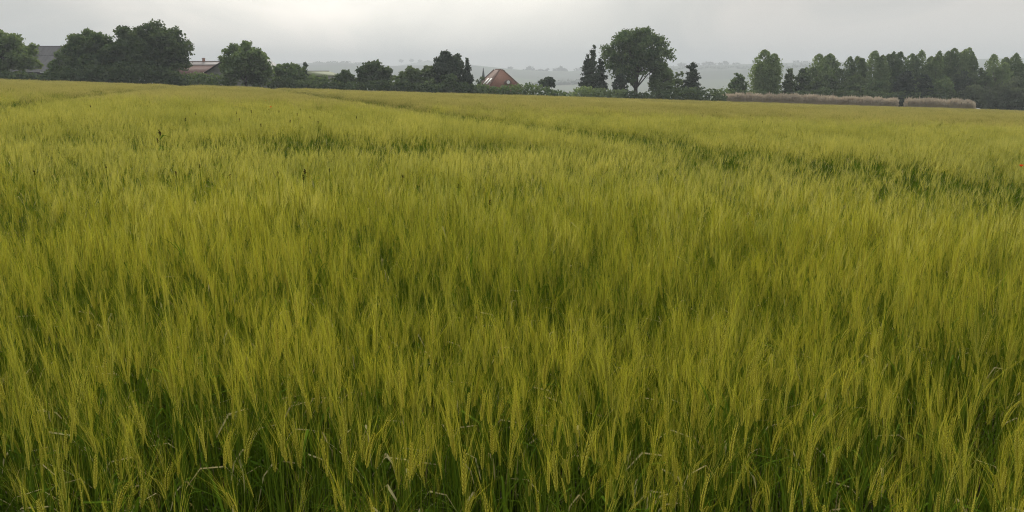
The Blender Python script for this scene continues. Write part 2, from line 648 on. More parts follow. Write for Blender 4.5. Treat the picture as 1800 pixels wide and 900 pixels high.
def crown_bush(rng, W, H, leaf=0.4, dens=1.0):
    return crown_round(rng, W, H * 1.02, -.15 * H, leaf, dens, nl=int(10 + W * H * .25))


_seed = [11]


def tree(name, label, px, top, Y, wpx, kind='round', mat='leaf_mid', base=None, group=None, cat='tree', zbf=0.12, dens=1.0,
         leaf=0.37, r=None, limbs=8, part='crown', **kw):
    """a tree standing on the ground at depth Y whose crown reaches photograph height `top`"""
    _seed[0] += 1
    rng = np.random.RandomState(_seed[0])
    q = at(px, top, Y)
    z0 = gz(q.x, Y)
    H = q.z - z0
    W = wpx * Y / F
    o = thing(name, label, cat, (q.x, Y, z0), rng.rand() * 0.4 - .2, group)
    if kind == 'round':
        mb, C = crown_round(rng, W, H, H * zbf, leaf, dens, **kw)
    elif kind == 'poplar':
        mb, C = crown_poplar(rng, W, H, H * zbf, leaf, dens, **kw)
    elif kind == 'conifer':
        mb, C = crown_conifer(rng, W, H, H * zbf, leaf, dens, **kw)
    else:
        mb, C = crown_bush(rng, W, H, leaf, dens)
    # keep the crown inside the measured width
    Vx = np.concatenate(mb.V)
    ext = np.percentile(np.abs(Vx[:, 0]), 99.6)
    f = (W / 2) / max(ext, .1)
    hi = np.percentile(Vx[:, 2], 99.8)
    fz = H / hi
    for v in mb.V:
        v[:, 0] *= f
        v[:, 1] *= f
        v[:, 2] *= fz
    C = C * np.array([f, f, fz])
    rr = r or (0.018 * H + .12)
    trunk_mb(rng, H, rr, C, top=.9 if kind == 'conifer' else .62, limbs=0 if kind == 'conifer' else limbs).build('trunk', M['bark'], o, smooth=True)
    mb.build(part, M[mat], o)
    return o


def hedge(label, x0, x1, tops, Y0, Y1, depth=3.0, mat='leaf_dark', leaf=0.42, dens=1.0, group=None, name='hedge'):
    """leafy hedge from pixel x0 to x1, its top following the pixel heights in tops"""
    _seed[0] += 1
    rng = np.random.RandomState(_seed[0])
    a, b = at(x0, 150, Y0), at(x1, 150, Y1)
    L_ = math.hypot(b.x - a.x, b.y - a.y)
    o = thing(name, label, 'hedge', (a.x, Y0, gz(a.x, Y0)), 0, group)
    hm = 0
    for pq in tops:
        tq = (pq[0] - x0) / (x1 - x0)
        qq = at(pq[0], pq[1], Y0 + (Y1 - Y0) * tq)
        hm += max(qq.z - gz(qq.x, qq.y), 1) / len(tops)
    n = int(dens * L_ * (hm + depth * .5) / (leaf * leaf) * 3.8)
    t = rng.rand(n)
    px = x0 + (x1 - x0) * t
    Y = Y0 + (Y1 - Y0) * t
    tp = np.interp(px, [p[0] for p in tops], [p[1] for p in tops])
    yy = (450 - tp) / F
    Yf = yy * SP + CP
    X = (px - 900) / F / Yf * Y
    Zt = CAMZ + (yy * CP - SP) / Yf * Y
    Zg = ground_z(X, Y)
    h = np.maximum(Zt - Zg, .5)
    # bushes of different height and bulge make up the hedge
    s = t * L_
    bump = 1 + .13 * vnoise(s / 2.1, 3.3) * 2 + .10 * vnoise(s / .8, 9.1)
    e = rng.rand(n) ** .45
    an = rng.rand(n) * math.pi
    cz = h * .5
    oy = np.cos(an) * e * depth * .5 * (1 + .3 * vnoise(s / 2.6, 1.7) * 2) + rng.randn(n) * .12
    zz = np.abs(np.sin(an)) ** .6 * e * h * bump + rng.randn(n) * .1
    P = np.stack([X - a.x + rng.randn(n) * .25, Y + oy - Y0, Zg + np.maximum(zz, 0.05) - gz(a.x, Y0)], 1)
    mb = MB()
    leaves(mb, P, leaf, rng)
    mb.build('foliage', M[mat], o)
    st = MB()
    for k in range(int(L_ / 1.6)):
        tt = (k + .5) / (L_ / 1.6)
        x, y = a.x + (b.x - a.x) * tt, Y0 + (Y1 - Y0) * tt
        z = gz(x, y)
        tube(st, [(x - a.x, y - Y0, z - .2 - gz(a.x, Y0)), (x - a.x + .2 * rng.randn(), y - Y0, z + 1.3 - gz(a.x, Y0))], [.06, .03], 5)
    if st.n:
        so = st.build('stems', M['bark'], o)
        so['kind'] = 'stuff'
    return o


def edge_Y(px):
    return float(np.interp(px, [-300, 0, 1800, 2300], [130, 140, 190, 200]))


# -- left farm trees
tree('walnut_tree', 'broad round tree cut by the left edge of the view', -4, 57, 156, 112, 'round', 'leaf_mid', zbf=.05, dens=1.3)
tree('walnut_tree', 'round green tree right of the grey barn roof, its crown overlapping it', 160, 55, 158, 84, 'round', 'leaf_mid', zbf=.08, dens=1.3)
tree('bushy_tree', 'low bushy tree in front of the grey barn roof', 106, 91, 154, 46, 'round', 'leaf_mid', zbf=.02, dens=1.2)
tree('walnut_tree', 'tallest and widest tree of the left farm, between barn and red brown roof', 261, 43, 160, 124, 'round', 'leaf_dark', zbf=.06, dens=1.35)
tree('walnut_tree', 'dome shaped tree in front of the pale gabled shed', 427, 75, 160, 84, 'round', 'leaf_mid', zbf=.03, dens=1.4)
hedge('dark hedge under the left farm trees along the field edge', -80, 322, [(-80, 118), (40, 128), (70, 133), (90, 124), (150, 118), (210, 112), (300, 118), (322, 130)], 148, 152, 4, 'leaf_dark', dens=1.9)
hedge('shrubs in front of the red brown roof', 300, 400, [(300, 134), (335, 131), (362, 127), (385, 131), (400, 128)], 158, 160, 3.5, 'leaf_mid')
# -- trees between shed and conifers
tree('oak_tree', 'rounded dark tree right of the pale gabled shed', 508, 112, 172, 66, 'round', 'leaf_mid', zbf=.03, dens=1.2)
tree('fir_tree', 'small pointed tree rising from the right of the rounded dark tree', 536, 110, 176, 26, 'conifer', 'leaf_conifer', zbf=.1, droop=.2, dens=1.4)
tree('shrub', 'wide shrub below the olive green shed roof', 560, 131, 170, 46, 'bush', 'leaf_mid', cat='shrub')
tree('shrub', 'small dark shrub left of the two shaggy trees', 582, 138, 168, 22, 'bush', 'leaf_dark', cat='shrub')
tree('shaggy_tree', 'shaggy dark tree, left and lower one of the shaggy pair', 604, 123, 172, 44, 'round', 'leaf_dark', zbf=.03, dens=1.1, tip=.3)
tree('shaggy_tree', 'shaggy dark tree, right and taller one of the shaggy pair', 656, 108, 174, 62, 'round', 'leaf_dark', zbf=.03, dens=1.15)
hedge('low dark hedge below the shaggy trees', 470, 700, [(470, 138), (520, 141), (600, 144), (700, 142)], 166, 168, 3, 'leaf_dark')
tree('shrub', 'spreading shrub just right of the taller shaggy tree', 694, 132, 172, 34, 'bush', 'leaf_mid', cat='shrub')
tree('bushy_tree', 'dark bushy tree with a double top left of the big conifers', 722, 117, 174, 50, 'round', 'leaf_dark', zbf=.02, dens=1.2, tip=.3)
tree('bushy_tree', 'bushy tree leaning against the left side of the big conifers', 752, 116, 177, 40, 'round', 'leaf_dark', zbf=.02, dens=1.2)
tree('cypress_tree', 'tallest dark cypress of the clump left of the orange roofed house', 784, 91, 178, 54, 'round', 'leaf_conifer', zbf=.02, dens=1.3, tip=.45)
tree('cypress_tree', 'second cypress, right behind the tallest of its clump', 803, 96, 181, 40, 'round', 'leaf_conifer', zbf=.02, dens=1.3, tip=.55)
tree('spruce_tree', 'narrow pointed spruce nearest the orange roofed house', 821, 104, 176, 26, 'conifer', 'leaf_conifer', zbf=.05, dens=1.8, droop=.35)
tree('shrub', 'lighter green shrub at the foot of the dark cypresses', 764, 138, 171, 36, 'bush', 'leaf_light', cat='shrub')
tree('shrub', 'dark wide shrub under the spruce and cypresses', 800, 130, 171, 60, 'bush', 'leaf_dark', cat='shrub')
hedge('dark hedge along the field edge under the cypress clump', 690, 850, [(690, 144), (760, 148), (800, 145), (850, 150)], 168, 170, 3, 'leaf_dark')
hedge('hedge in front of the orange roofed house', 826, 996, [(826, 148), (850, 149), (870, 154), (885, 150), (925, 147), (955, 150), (975, 156), (996, 163)], 173, 176, 4, 'leaf_mid')
tree('mushroom_tree', 'small dark umbrella shaped tree right of the orange roofed house', 962, 135, 180, 30, 'round', 'leaf_conifer', zbf=.45, dens=.9, leaf=.4)
tree('spruce_tree', 'tiny pointed conifer in the gap before the pale village', 991, 160, 178, 9, 'conifer', 'leaf_mid', dens=1.2, leaf=.3)
# -- central group
hedge('bright green hedge under the twin conifers', 1003, 1100, [(1003, 160), (1012, 155), (1040, 153), (1070, 156), (1100, 158)], 178, 180, 4, 'leaf_light')
hedge('dark hedge from the big tree to the reed strip', 1095, 1275, [(1095, 160), (1125, 164), (1150, 162), (1190, 156), (1235, 152), (1262, 158), (1275, 166)], 179, 182, 4, 'leaf_dark')
tree('larch_tree', 'taller see-through conifer of the pair left of the big tree', 1044, 81, 186, 42, 'conifer', 'leaf_conifer', zbf=.12, dens=1.25, gap=.22, droop=.3, power=.6)
tree('larch_tree', 'shorter conifer pressed to the left of the tall see-through one', 1033, 97, 188, 28, 'conifer', 'leaf_conifer', zbf=.12, dens=1.3, gap=.15, droop=.3, power=.6)
tree('larch_tree', 'shorter conifer pressed to the right of the tall see-through one', 1056, 104, 187, 28, 'conifer', 'leaf_conifer', zbf=.12, dens=1.3, gap=.15, droop=.3, power=.5)
tree('ash_tree', 'biggest tree of the view with airy rounded crown and visible trunk', 1121, 51, 190, 118, 'round', 'leaf_mid', zbf=.115, dens=.62, leaf=.36, r=.62, limbs=34, nl=125, rs=.60)
tree('holly_tree', 'small dark tree under the left side of the biggest tree', 1091, 130, 184, 28, 'round', 'leaf_conifer', zbf=.1, dens=1.1, tip=.4)
tree('maple_tree', 'tree tucked under the right side of the biggest tree', 1164, 112, 188, 46, 'round', 'leaf_mid', zbf=.1, dens=1.0, tip=.3)
tree('birch_tree', 'thin see-through tree left of the cone shaped one', 1192, 126, 190, 24, 'round', 'leaf_mid', zbf=.1, dens=.55, airy=1)
tree('yew_tree', 'dense cone shaped tree right of the biggest tree', 1217, 111, 187, 38, 'conifer', 'leaf_conifer', zbf=.02, dens=2.1, power=.5, droop=.05)
tree('pear_tree', 'small loose tree standing alone above the left end of the reeds', 1298, 129, 196, 34, 'round', 'leaf_mid', zbf=.08, dens=.95, tip=.35)
hedge('low green hedge behind the left half of the reeds', 1255, 1440, [(1255, 158), (1285, 156), (1310, 158), (1350, 160), (1400, 162), (1440, 160)], 193, 196, 3, 'leaf_mid')
# -- right wood
PG = 'poplars in the row on the right'
tree('lime_tree', 'stout light green tree with pointed top at the left of the right wood', 1353, 89, 198, 58, 'poplar', 'leaf_light', zbf=.04, dens=1.3, spires=4)
tree('fir_tree', 'short dark pointed tree right of the stout light green one', 1389, 122, 197, 30, 'conifer', 'leaf_dark', zbf=.02, dens=1.8, power=.5)
tree('fir_tree', 'short dark tree left below the first double headed poplar', 1412, 121, 198, 30, 'round', 'leaf_dark', zbf=.05, dens=1.1, tip=.4)
pops = [(1438, 95, 34, 2, 'left head of the first poplar pair in the right wood'), (1461, 95, 30, 2, 'right head of the first poplar pair in the right wood'),
        (1494, 99, 28, 2, 'poplar standing between two gaps left of the dense row'), (1522, 102, 22, 1, 'low poplar starting the dense row'),
        (1546, 90, 26, 3, 'poplar with a forked top near the left of the dense row'), (1573, 91, 24, 2, 'slim poplar above the darkest low tree'),
        (1590, 93, 20, 1, 'thin poplar right of the slim one above the dark tree'), (1611, 95, 24, 2, 'loose topped poplar in the middle of the dense row'),
        (1633, 89, 26, 3, 'poplar directly above the light round bush'), (1654, 90, 22, 2, 'poplar just right of the one above the light bush'),
        (1676, 86, 30, 3, 'broad poplar, one of the two tallest in the dense row'), (1703, 85, 28, 3, 'tallest poplar near the right end of the dense row'),
        (1717, 92, 14, 1, 'last thin poplar before the gap in the wood'), (1758, 96, 30, 2, 'first poplar right of the gap in the wood'),
        (1780, 94, 28, 2, 'poplar second from the right edge of the view'), (1803, 97, 32, 2, 'poplar cut by the right edge of the view')]
for i, (a, b, w, k, lab) in enumerate(pops):
    tree('poplar_tree', lab, a, b, 206 + (i * 7) % 9, w * 1.6, 'poplar', 'leaf_light' if i in (0, 1, 4, 7, 8, 11, 13, 14) else 'leaf_mid', zbf=.1, dens=1.15, spires=k, group=PG)
tree('oak_tree', 'dark round tree under the first poplar pair', 1450, 130, 201, 56, 'round', 'leaf_dark', zbf=.02, dens=1.2)
tree('oak_tree', 'dark round tree under the low poplar starting the row', 1506, 134, 201, 50, 'round', 'leaf_dark', zbf=.02, dens=1.1)
tree('oak_tree', 'dark tree filling the foot of the forked poplar', 1545, 138, 203, 40, 'round', 'leaf_mid', zbf=.02, dens=.9)
tree('cedar_tree', 'very dark spreading tree above the break in the reeds', 1592, 126, 198, 56, 'conifer', 'leaf_conifer', zbf=.02, dens=1.9, power=.35, droop=.25)
tree('cedar_tree', 'very dark flat topped tree left of the light round bush', 1627, 132, 199, 44, 'conifer', 'leaf_conifer', zbf=.02, dens=1.9, power=.35, droop=.1)
tree('hazel_bush', 'light green round bush inside the dark right wood', 1662, 135, 197, 36, 'round', 'leaf_light', zbf=.02, dens=1.3, cat='bush')
tree('oak_tree', 'dark tree right of the light round bush', 1693, 126, 202, 40, 'round', 'leaf_conifer', zbf=.02, dens=1.2)
tree('oak_tree', 'dark small tree below the gap in the wood', 1728, 121, 201, 36, 'round', 'leaf_dark', zbf=.02, dens=1.2)
tree('willow_tree', 'small grey green willow right of the reed strip', 1712, 150, 196, 44, 'round', 'leaf_willow', zbf=.02, dens=1.2, vert=.3)
tree('willow_tree', 'grey green willow, middle of the three willows', 1738, 152, 197, 34, 'round', 'leaf_willow', zbf=.02, dens=1.2, vert=.3)
tree('willow_tree', 'largest grey green willow in the right corner of the wood', 1782, 137, 198, 74, 'round', 'leaf_willow', zbf=.0, dens=1.4, vert=.3)
tree('shrub', 'dark shrub filling the break between the two reed strips', 1583, 166, 193, 22, 'bush', 'leaf_conifer', cat='shrub')
hedge('dark undergrowth along the foot of the right wood', 1430, 1860, [(1430, 156), (1500, 158), (1560, 160), (1640, 164), (1700, 168), (1740, 174), (1860, 176)], 195, 198, 4, 'leaf_dark', leaf=.5)


# ------------------------------------------------------------------ reeds
def reeds(label, x0, x1, tops, Y):
    _seed[0] += 1
    rng = np.random.RandomState(_seed[0])
    a = at(x0, 180, Y)
    zo = gz(a.x, Y)
    n = int((x1 - x0) * 75)
    px = x0 + (x1 - x0) * rng.rand(n)
    yv = Y + (rng.rand(n) - .5) * 4.5
    tp = np.interp(px, [p[0] for p in tops], [p[1] for p in tops])
    yy = (450 - tp) / F
    Yf = yy * SP + CP
    X = (px - 900) / F / Yf * yv
    Zg = ground_z(X, yv)
    Zt = CAMZ + (yy * CP - SP) / Yf * Y + rng.randn(n) * .26 + .7 * vnoise(px / 7, 2.3)
    h = np.maximum(Zt - Zg, .6)
    h = h * np.minimum(1, (.45 + np.minimum(px - x0, x1 - px) / 7.0 + .25 * rng.rand(n)))
    lx = rng.randn(n) * .10 + .04
    ly = rng.randn(n) * .10
    B = np.stack([X - a.x, yv - Y, Zg - zo], 1)
    T = B + np.stack([lx * h, ly * h, h], 1)
    an = rng.rand(n) * math.pi
    s = np.stack([np.cos(an), np.sin(an), np.zeros(n)], 1)
    mb = MB()
    w = .035
    V = np.stack([B - s * w, B + s * w, T + s * w * .5 - (T - B) * .22, T - s * w * .5 - (T - B) * .22], 1).reshape(-1, 3)
    mb.add(V, np.arange(4 * n).reshape(-1, 4), 1)
    V = np.stack([T - (T - B) * .26, T + s * .10 - (T - B) * .13, T, T - s * .10 - (T - B) * .13], 1).reshape(-1, 3)
    mb.add(V, np.arange(4 * n).reshape(-1, 4), 0)
    o = mb.build('reed_bed', [M['reed'], M['reed_low']], loc=(a.x, Y, zo))
    tag(o, label, 'reeds', 'strips of dry reeds at the field edge', 'stuff')


reeds('long strip of pinkish dry reeds along the field edge', 1261, 1578, [(1261, 172), (1275, 167), (1300, 167), (1400, 169), (1500, 173), (1578, 176)], 191)
reeds('short strip of pinkish dry reeds right of the dark break', 1590, 1714, [(1590, 179), (1600, 175), (1650, 177), (1700, 179), (1714, 182)], 191)

# ------------------------------------------------------------------ buildings
M['sheet'] = plain_mat('grey_sheet', (0.075, 0.075, 0.08), (0.115, 0.115, 0.12), 1.2, 0.7, (3, .3, .3), bump=.2)
M['wallgrey'] = plain_mat('grey_green_wall', (0.16, 0.17, 0.15), (0.24, 0.245, 0.22), 1.5, 0.9)
M['dark'] = plain_mat('dark_wood', (0.02, 0.018, 0.016), (0.045, 0.04, 0.035), 3, 0.8)
M['redroof'] = plain_mat('red_brown_tiles', (0.10, 0.052, 0.042), (0.15, 0.082, 0.066), 2.5, 0.85, (1, 1, 4), bump=.4)
M['pinkroof'] = plain_mat('pinkish_grey_sheet', (0.16, 0.14, 0.138), (0.22, 0.195, 0.19), 1.0, 0.7)
M['orange'] = plain_mat('orange_tiles', (0.15, 0.068, 0.044), (0.23, 0.105, 0.066), 3.0, 0.8, (1, 1, 3), bump=.4)
M['orange_old'] = plain_mat('weathered_tiles', (0.12, 0.075, 0.06), (0.20, 0.12, 0.09), 3.0, 0.85, (1, 1, 3), bump=.4)
M['brick'] = plain_mat('red_brick_wall', (0.20, 0.09, 0.06), (0.30, 0.15, 0.10), 5, 0.9)
M['white'] = plain_mat('white_paint', (0.74, 0.74, 0.72), (0.82, 0.82, 0.80), 2, 0.5)
M['glass'] = plain_mat('window_glass', (0.45, 0.48, 0.5), (0.6, 0.63, 0.65), 1, 0.15)
M['olive'] = plain_mat('mossy_roof', (0.12, 0.14, 0.075), (0.19, 0.21, 0.12), 2, 0.85)
M['slate'] = plain_mat('slate', (0.035, 0.038, 0.042), (0.07, 0.072, 0.08), 2, 0.6)
M['render'] = plain_mat('pale_render', (0.50, 0.49, 0.45), (0.62, 0.60, 0.56), 2, 0.9)


def local(q, o):
    return np.array(q) - np.array(o)


def barn():
    Y = 190
    a, b = at(28, 82, Y), at(205, 84.5, Y + 6)
    zo = gz(a.x, Y) - .2
    o = thing('barn', 'long barn with dull grey sheet roof showing behind the left trees', 'barn', (a.x, Y, zo))
    Lx = b.x - a.x
    tz, ez = a.z - zo, at(60, 127, Y).z - zo
    dy = 8.5
    mb = MB()
    box(mb, .4, Lx - .4, -dy + .8, dy - .8, -.5, ez - .1)
    mb.add([(.4, -dy + .8, ez - .1), (.4, dy - .8, ez - .1), (.4, 0, tz - .7), (Lx - .4, -dy + .8, ez - .1), (Lx - .4, dy - .8, ez - .1), (Lx - .4, 0, tz - .7)],
           [(0, 2, 1), (3, 4, 5)])
    mb.build('wall', M['dark'], o)
    ncol = 9
    mesh = {}
    slope_n = 2
    for side in (-1, 1):
        for row in range(slope_n):
            f0, f1 = (0.0, .36) if row == 0 else (.36, 1.0)
            for c in range(ncol):
                w = Lx / ncol
                key = (side, row)
                if key not in mesh:
                    pm = MB()
                    lift = .05 if row == 0 else 0
                    nn = 14
                    for k in range(nn):     # corrugations
                        x0_, x1_ = k * w / nn, (k + 1) * w / nn
                        xm = (x0_ + x1_) / 2
                        y0_, y1_ = side * dy * f0, side * dy * f1 * (1.0)
                        z0_, z1_ = tz - (tz - ez) * f0 + lift, tz - (tz - ez) * f1 + lift
                        pm.add([(x0_, y0_, z0_), (xm, y0_, z0_ + .06), (xm, y1_, z1_ + .06), (x0_, y1_, z1_),
                                (x1_ - (.03 if k == nn - 1 else 0), y0_, z0_), (x1_ - (.03 if k == nn - 1 else 0), y1_, z1_)], [(0, 1, 2, 3), (1, 4, 5, 2)])
                    mesh[key] = pm.mesh('roof_panel', M['sheet'])
                p_ = bpy.data.objects.new('roof_panel', mesh[key])
                COL.objects.link(p_)
                p_.parent = o
                p_.location = (c * w, 0, (c % 3) * .012)
    rg = MB()
    tube(rg, [(-.1, 0, tz + .05), (Lx + .1, 0, tz + .05)], .14, 6)
    rg.build('ridge_cap', M['slate'], o)
    gt = MB()
    box(gt, -.1, Lx + .1, -dy - .12, -dy + .06, ez - .22, ez - .05)
    gt.build('gutter', M['dark'], o)


def gable_house(name, label, cat, p0, p1, Y, ridge_py, eave_py, depth, roofm, wallm, over=.3, chim=(), ridgem='slate', dY=0):
    """ridge runs left to right between photograph columns p0 and p1"""
    a, b = at(p0, ridge_py, Y), at(p1, ridge_py, Y + dY)
    zo = gz(a.x, Y) - .2
    o = thing(name, label, cat, (a.x, Y, zo), math.atan2(b.y - a.y, b.x - a.x))
    Lx = math.hypot(b.x - a.x, b.y - a.y)
    tz, ez = a.z - zo, at(p0, eave_py, Y).z - zo
    d = depth / 2
    w = MB()
    box(w, over, Lx - over, -d + over, d - over, -.5, ez)
    w.add([(over, -d + over, ez), (over, d - over, ez), (over, 0, tz - .25), (Lx - over, -d + over, ez), (Lx - over, d - over, ez), (Lx - over, 0, tz - .25)],
          [(0, 2, 1), (3, 4, 5)])
    w.build('wall', wallm, o)
    r = MB()
    slab(r, [(0, -d, ez), (Lx, -d, ez), (Lx, 0, tz), (0, 0, tz)], .14)
    slab(r, [(0, d, ez), (0, 0, tz + .003), (Lx, 0, tz + .003), (Lx, d, ez)], .14)
    ro = r.build('roof', roofm, o)
    k = MB()
    tube(k, [(-.05, 0, tz + .02), (Lx + .05, 0, tz + .02)], .12, 6)
    k.build('ridge_cap', M[ridgem], ro)
    for cx, ch in chim:
        c = MB()
        box(c, cx - .3, cx + .3, -.3, .3, tz - .6, tz + ch)
        box(c, cx - .38, cx + .38, -.38, .38, tz + ch, tz + ch + .14)
        c.build('chimney', M['brick'], ro)
    return o


def shed():
    Y = 178
    ap, le, re_ = at(412, 94, Y), at(359, 127.5, Y), at(478, 136, Y)
    xl, xr = le.x, re_.x
    zo = gz(ap.x, Y) - .2
    o = thing('farm_shed', 'pale grey green gabled shed half hidden by the dome shaped tree', 'shed', (ap.x, Y, zo), -.06)
    A = np.array([0, 0, ap.z - zo])
    Lp = np.array([xl - ap.x, 0, le.z - zo])
    Rp = np.array([xr - ap.x, 0, re_.z - zo])
    D = 16
    w = MB()
    i = .94
    V = [(Lp[0] * i, 0, -.5), (Rp[0] * i, 0, -.5), (Rp[0] * i, 0, Rp[2] + .1), (0, 0, A[2] - .35), (Lp[0] * i, 0, Lp[2] + .1)]
    V2 = [(x, D, z) for x, y, z in V]
    w.add(V + V2, [(0, 1, 2, 3, 4), (9, 8, 7, 6, 5)])
    w.add(V + V2, [(0, 4, 9, 5), (1, 6, 7, 2)])
    w.build('wall', M['wallgrey'], o)
    r = MB()
    for s, E in ((0, Lp), (1, Rp)):
        slab(r, [(0, -.5, A[2] + s * .003), (E[0], -.5, E[2]), (E[0], D + .5, E[2]), (0, D + .5, A[2] + s * .003)], .18)
    ro = r.build('roof', M['slate'], o)
    f = MB()
    for E in (Lp, Rp):
        slab(f, [(0, -.56, A[2] + .04), (E[0], -.56, E[2] + .04), (E[0], -.50, E[2] + .04), (0, -.50, A[2] + .04)], .34)
    f.build('bargeboard', M['dark'], ro)


def orange_house():
    Y = 214
    c = at(876, 150, Y)
    zo = gz(c.x, Y) - .2
    o = thing('house', 'house with steep orange red hipped roof above the hedge', 'house', (c.x, Y, zo), math.radians(20))
    sc = Y / F
    tz = at(870, 122.5, Y).z - zo
    ez = at(870, 154.5, Y).z - zo
    # local footprint: front facade width w (gable end), length d
    w, d = 4.9, 5.6
    wl = MB()
    box(wl, -w + .4, w - .4, -d + .4, d - .4, -.5, ez + .1)
    wall = wl.build('wall', M['brick'], o)
    hip = .30        # share of the slope taken by the small end hip
    # gable plane of tiles leaning slightly inward at the front (half-hipped end)
    yr = -d + 3.4
    tile_rows = 9
    A = lambda x, y, z: (x, y, z)
    r = MB()
    # right and left big slopes
    slab(r, [A(w, -d, ez), A(w, d, ez), A(.4, d - 3.4, tz), A(.4, yr, tz)], .16)
    ro = r.build('roof', M['orange'], o)
    l_ = MB()
    slab(l_, [A(-w, -d, ez), A(-.4, yr, tz), A(-.4, d - 3.4, tz), A(-w, d, ez)], .16)
    lo = l_.build('roof', M['orange_old'], o)
    lo['label'] = 'greyer weathered left roof slope with two white skylights'
    f = MB()
    slab(f, [A(-w, -d, ez), A(w, -d, ez), A(.4, yr, tz + .002), A(-.4, yr, tz + .002)], .16)
    slab(f, [A(-w, d, ez), A(-.4, d - 3.4, tz), A(.4, d - 3.4, tz), A(w, d, ez)], .16)
    slab(f, [A(-.4, yr, tz), A(.4, yr, tz), A(.4, d - 3.4, tz), A(-.4, d - 3.4, tz)], .1)
    fo = f.build('roof', M['orange'], o)
    # hip tiles
    h = MB()
    for sx in (-1, 1):
        tube(h, [(sx * w, -d, ez + .05), (sx * .4, yr, tz + .06)], .13, 6)
        tube(h, [(sx * w, d, ez + .05), (sx * .4, d - 3.4, tz + .06)], .13, 6)
    tube(h, [(0, yr - .1, tz + .08), (0, d - 3.3, tz + .08)], .17, 6)
    h.build('ridge_cap', M['orange_old'], ro)
    # eyebrow dormer with a round white window on the front slope
    zc = ez + (tz - ez) * .30
    yc = -d + 3.4 * .30
    dm = MB()
    n = 10
    for k in range(n):
        t0, t1 = math.pi * k / n, math.pi * (k + 1) / n
        R0, R1 = 1.0, 1.0
        dm.add([(.9 + math.cos(t0) * R0, yc - .75, zc - .25 + math.sin(t0) * R0), (.9 + math.cos(t1) * R1, yc - .75, zc - .25 + math.sin(t1) * R1),
                (.9 + math.cos(t1) * R1 * .9, yc + .9, zc - .15 + math.sin(t1) * R1 * .9), (.9 + math.cos(t0) * R0 * .9, yc + .9, zc - .15 + math.sin(t0) * R0 * .9)], [(0, 1, 2, 3)])
    fr = [(.9 + math.cos(math.pi * k / n), yc - .72, zc - .25 + math.sin(math.pi * k / n)) for k in range(n + 1)]
    dm.add(fr, [tuple(range(n + 1))])
    dmo = dm.build('dormer', M['orange_old'], fo)
    wn = MB()
    ring = [(.9 + math.cos(6.283 * k / 14) * .46, yc - .78, zc + .12 + math.sin(6.283 * k / 14) * .46) for k in range(14)]
    ring2 = [(x, y + .05, z) for x, y, z in ring]
    wn.add(ring, [tuple(range(14))])
    wn.add(ring + ring2, [(k, (k + 1) % 14, (k + 1) % 14 + 14, k + 14) for k in range(14)])
    wo_ = wn.build('window', M['white'], o)
    wo_['label'] = 'round white window in the dormer'
    # skylights on the left slope
    def on_left(s, y):      # s from eave 0 to ridge 1
        return np.array([-w + s * (w - .4), y, ez + s * (tz - ez)])
    nrm = np.cross(on_left(1, 0) - on_left(0, 0), np.array([0, -1.0, 0]))
    nrm /= np.linalg.norm(nrm)
    if nrm[2] < 0:
        nrm = -nrm
    for y in (-2.6, -.2):
        s_ = MB()
        q = [on_left(.22, y) + nrm * .09, on_left(.22, y + 1.0) + nrm * .09, on_left(.52, y + 1.0) + nrm * .09, on_left(.52, y) + nrm * .09]
        slab(s_, q, .12)
        s_.build('skylight', M['white'], lo)
    for cx, cy, hh in ((1.5, .6, .9), (2.4, 1.6, .5)):
        c_ = MB()
        zz = ez + (tz - ez) * (w - cx) / (w - .4)
        box(c_, cx - .32, cx + .32, cy - .32, cy + .32, zz - .8, zz + hh)
        box(c_, cx - .4, cx + .4, cy - .4, cy + .4, zz + hh, zz + hh + .12)
        c_.build('chimney', M['slate'], ro)


barn()
gable_house('farmhouse', 'low building with red brown tiled roof behind the shrubs', 'farmhouse', 292, 392, 196, 114.5, 132, 9, M['redroof'], M['wallgrey'], ridgem='pinkroof')
gable_house('farm_building', 'far building with pinkish grey roof and a chimney above the red brown one', 'building', 333, 398, 232, 108, 118, 8, M['pinkroof'], M['brick'], ridgem='redroof', chim=((4.1, .8),))
shed()
gable_house('shed', 'small shed with mossy olive roof behind the wide shrub', 'shed', 528, 578, 182, 125, 133, 7, M['olive'], M['wallgrey'], dY=14)
orange_house()
# church spire behind the orange roofed house
q = at(849.5, 118.5, 300)
zo = gz(q.x, 300)
o = thing('church_spire', 'slender dark pointed spire just left of the orange roofed house', 'spire', (q.x, 300, zo))
hz = q.z - zo
mb = MB()
tube(mb, [(0, 0, hz - 5.2), (0, 0, hz - 3.2), (0, 0, hz - .4), (0, 0, hz)], [.85, .52, .12, .03], 8)
mb.build('spire', M['slate'], o)
mb = MB()
box(mb, -.95, .95, -.95, .95, -.5, hz - 5.1)
mb.build('tower', M['wallgrey'], o)
tree('shrub', 'dark shrub between spruce and orange roofed house', 846, 134, 216, 24, 'bush', 'leaf_dark', cat='shrub')

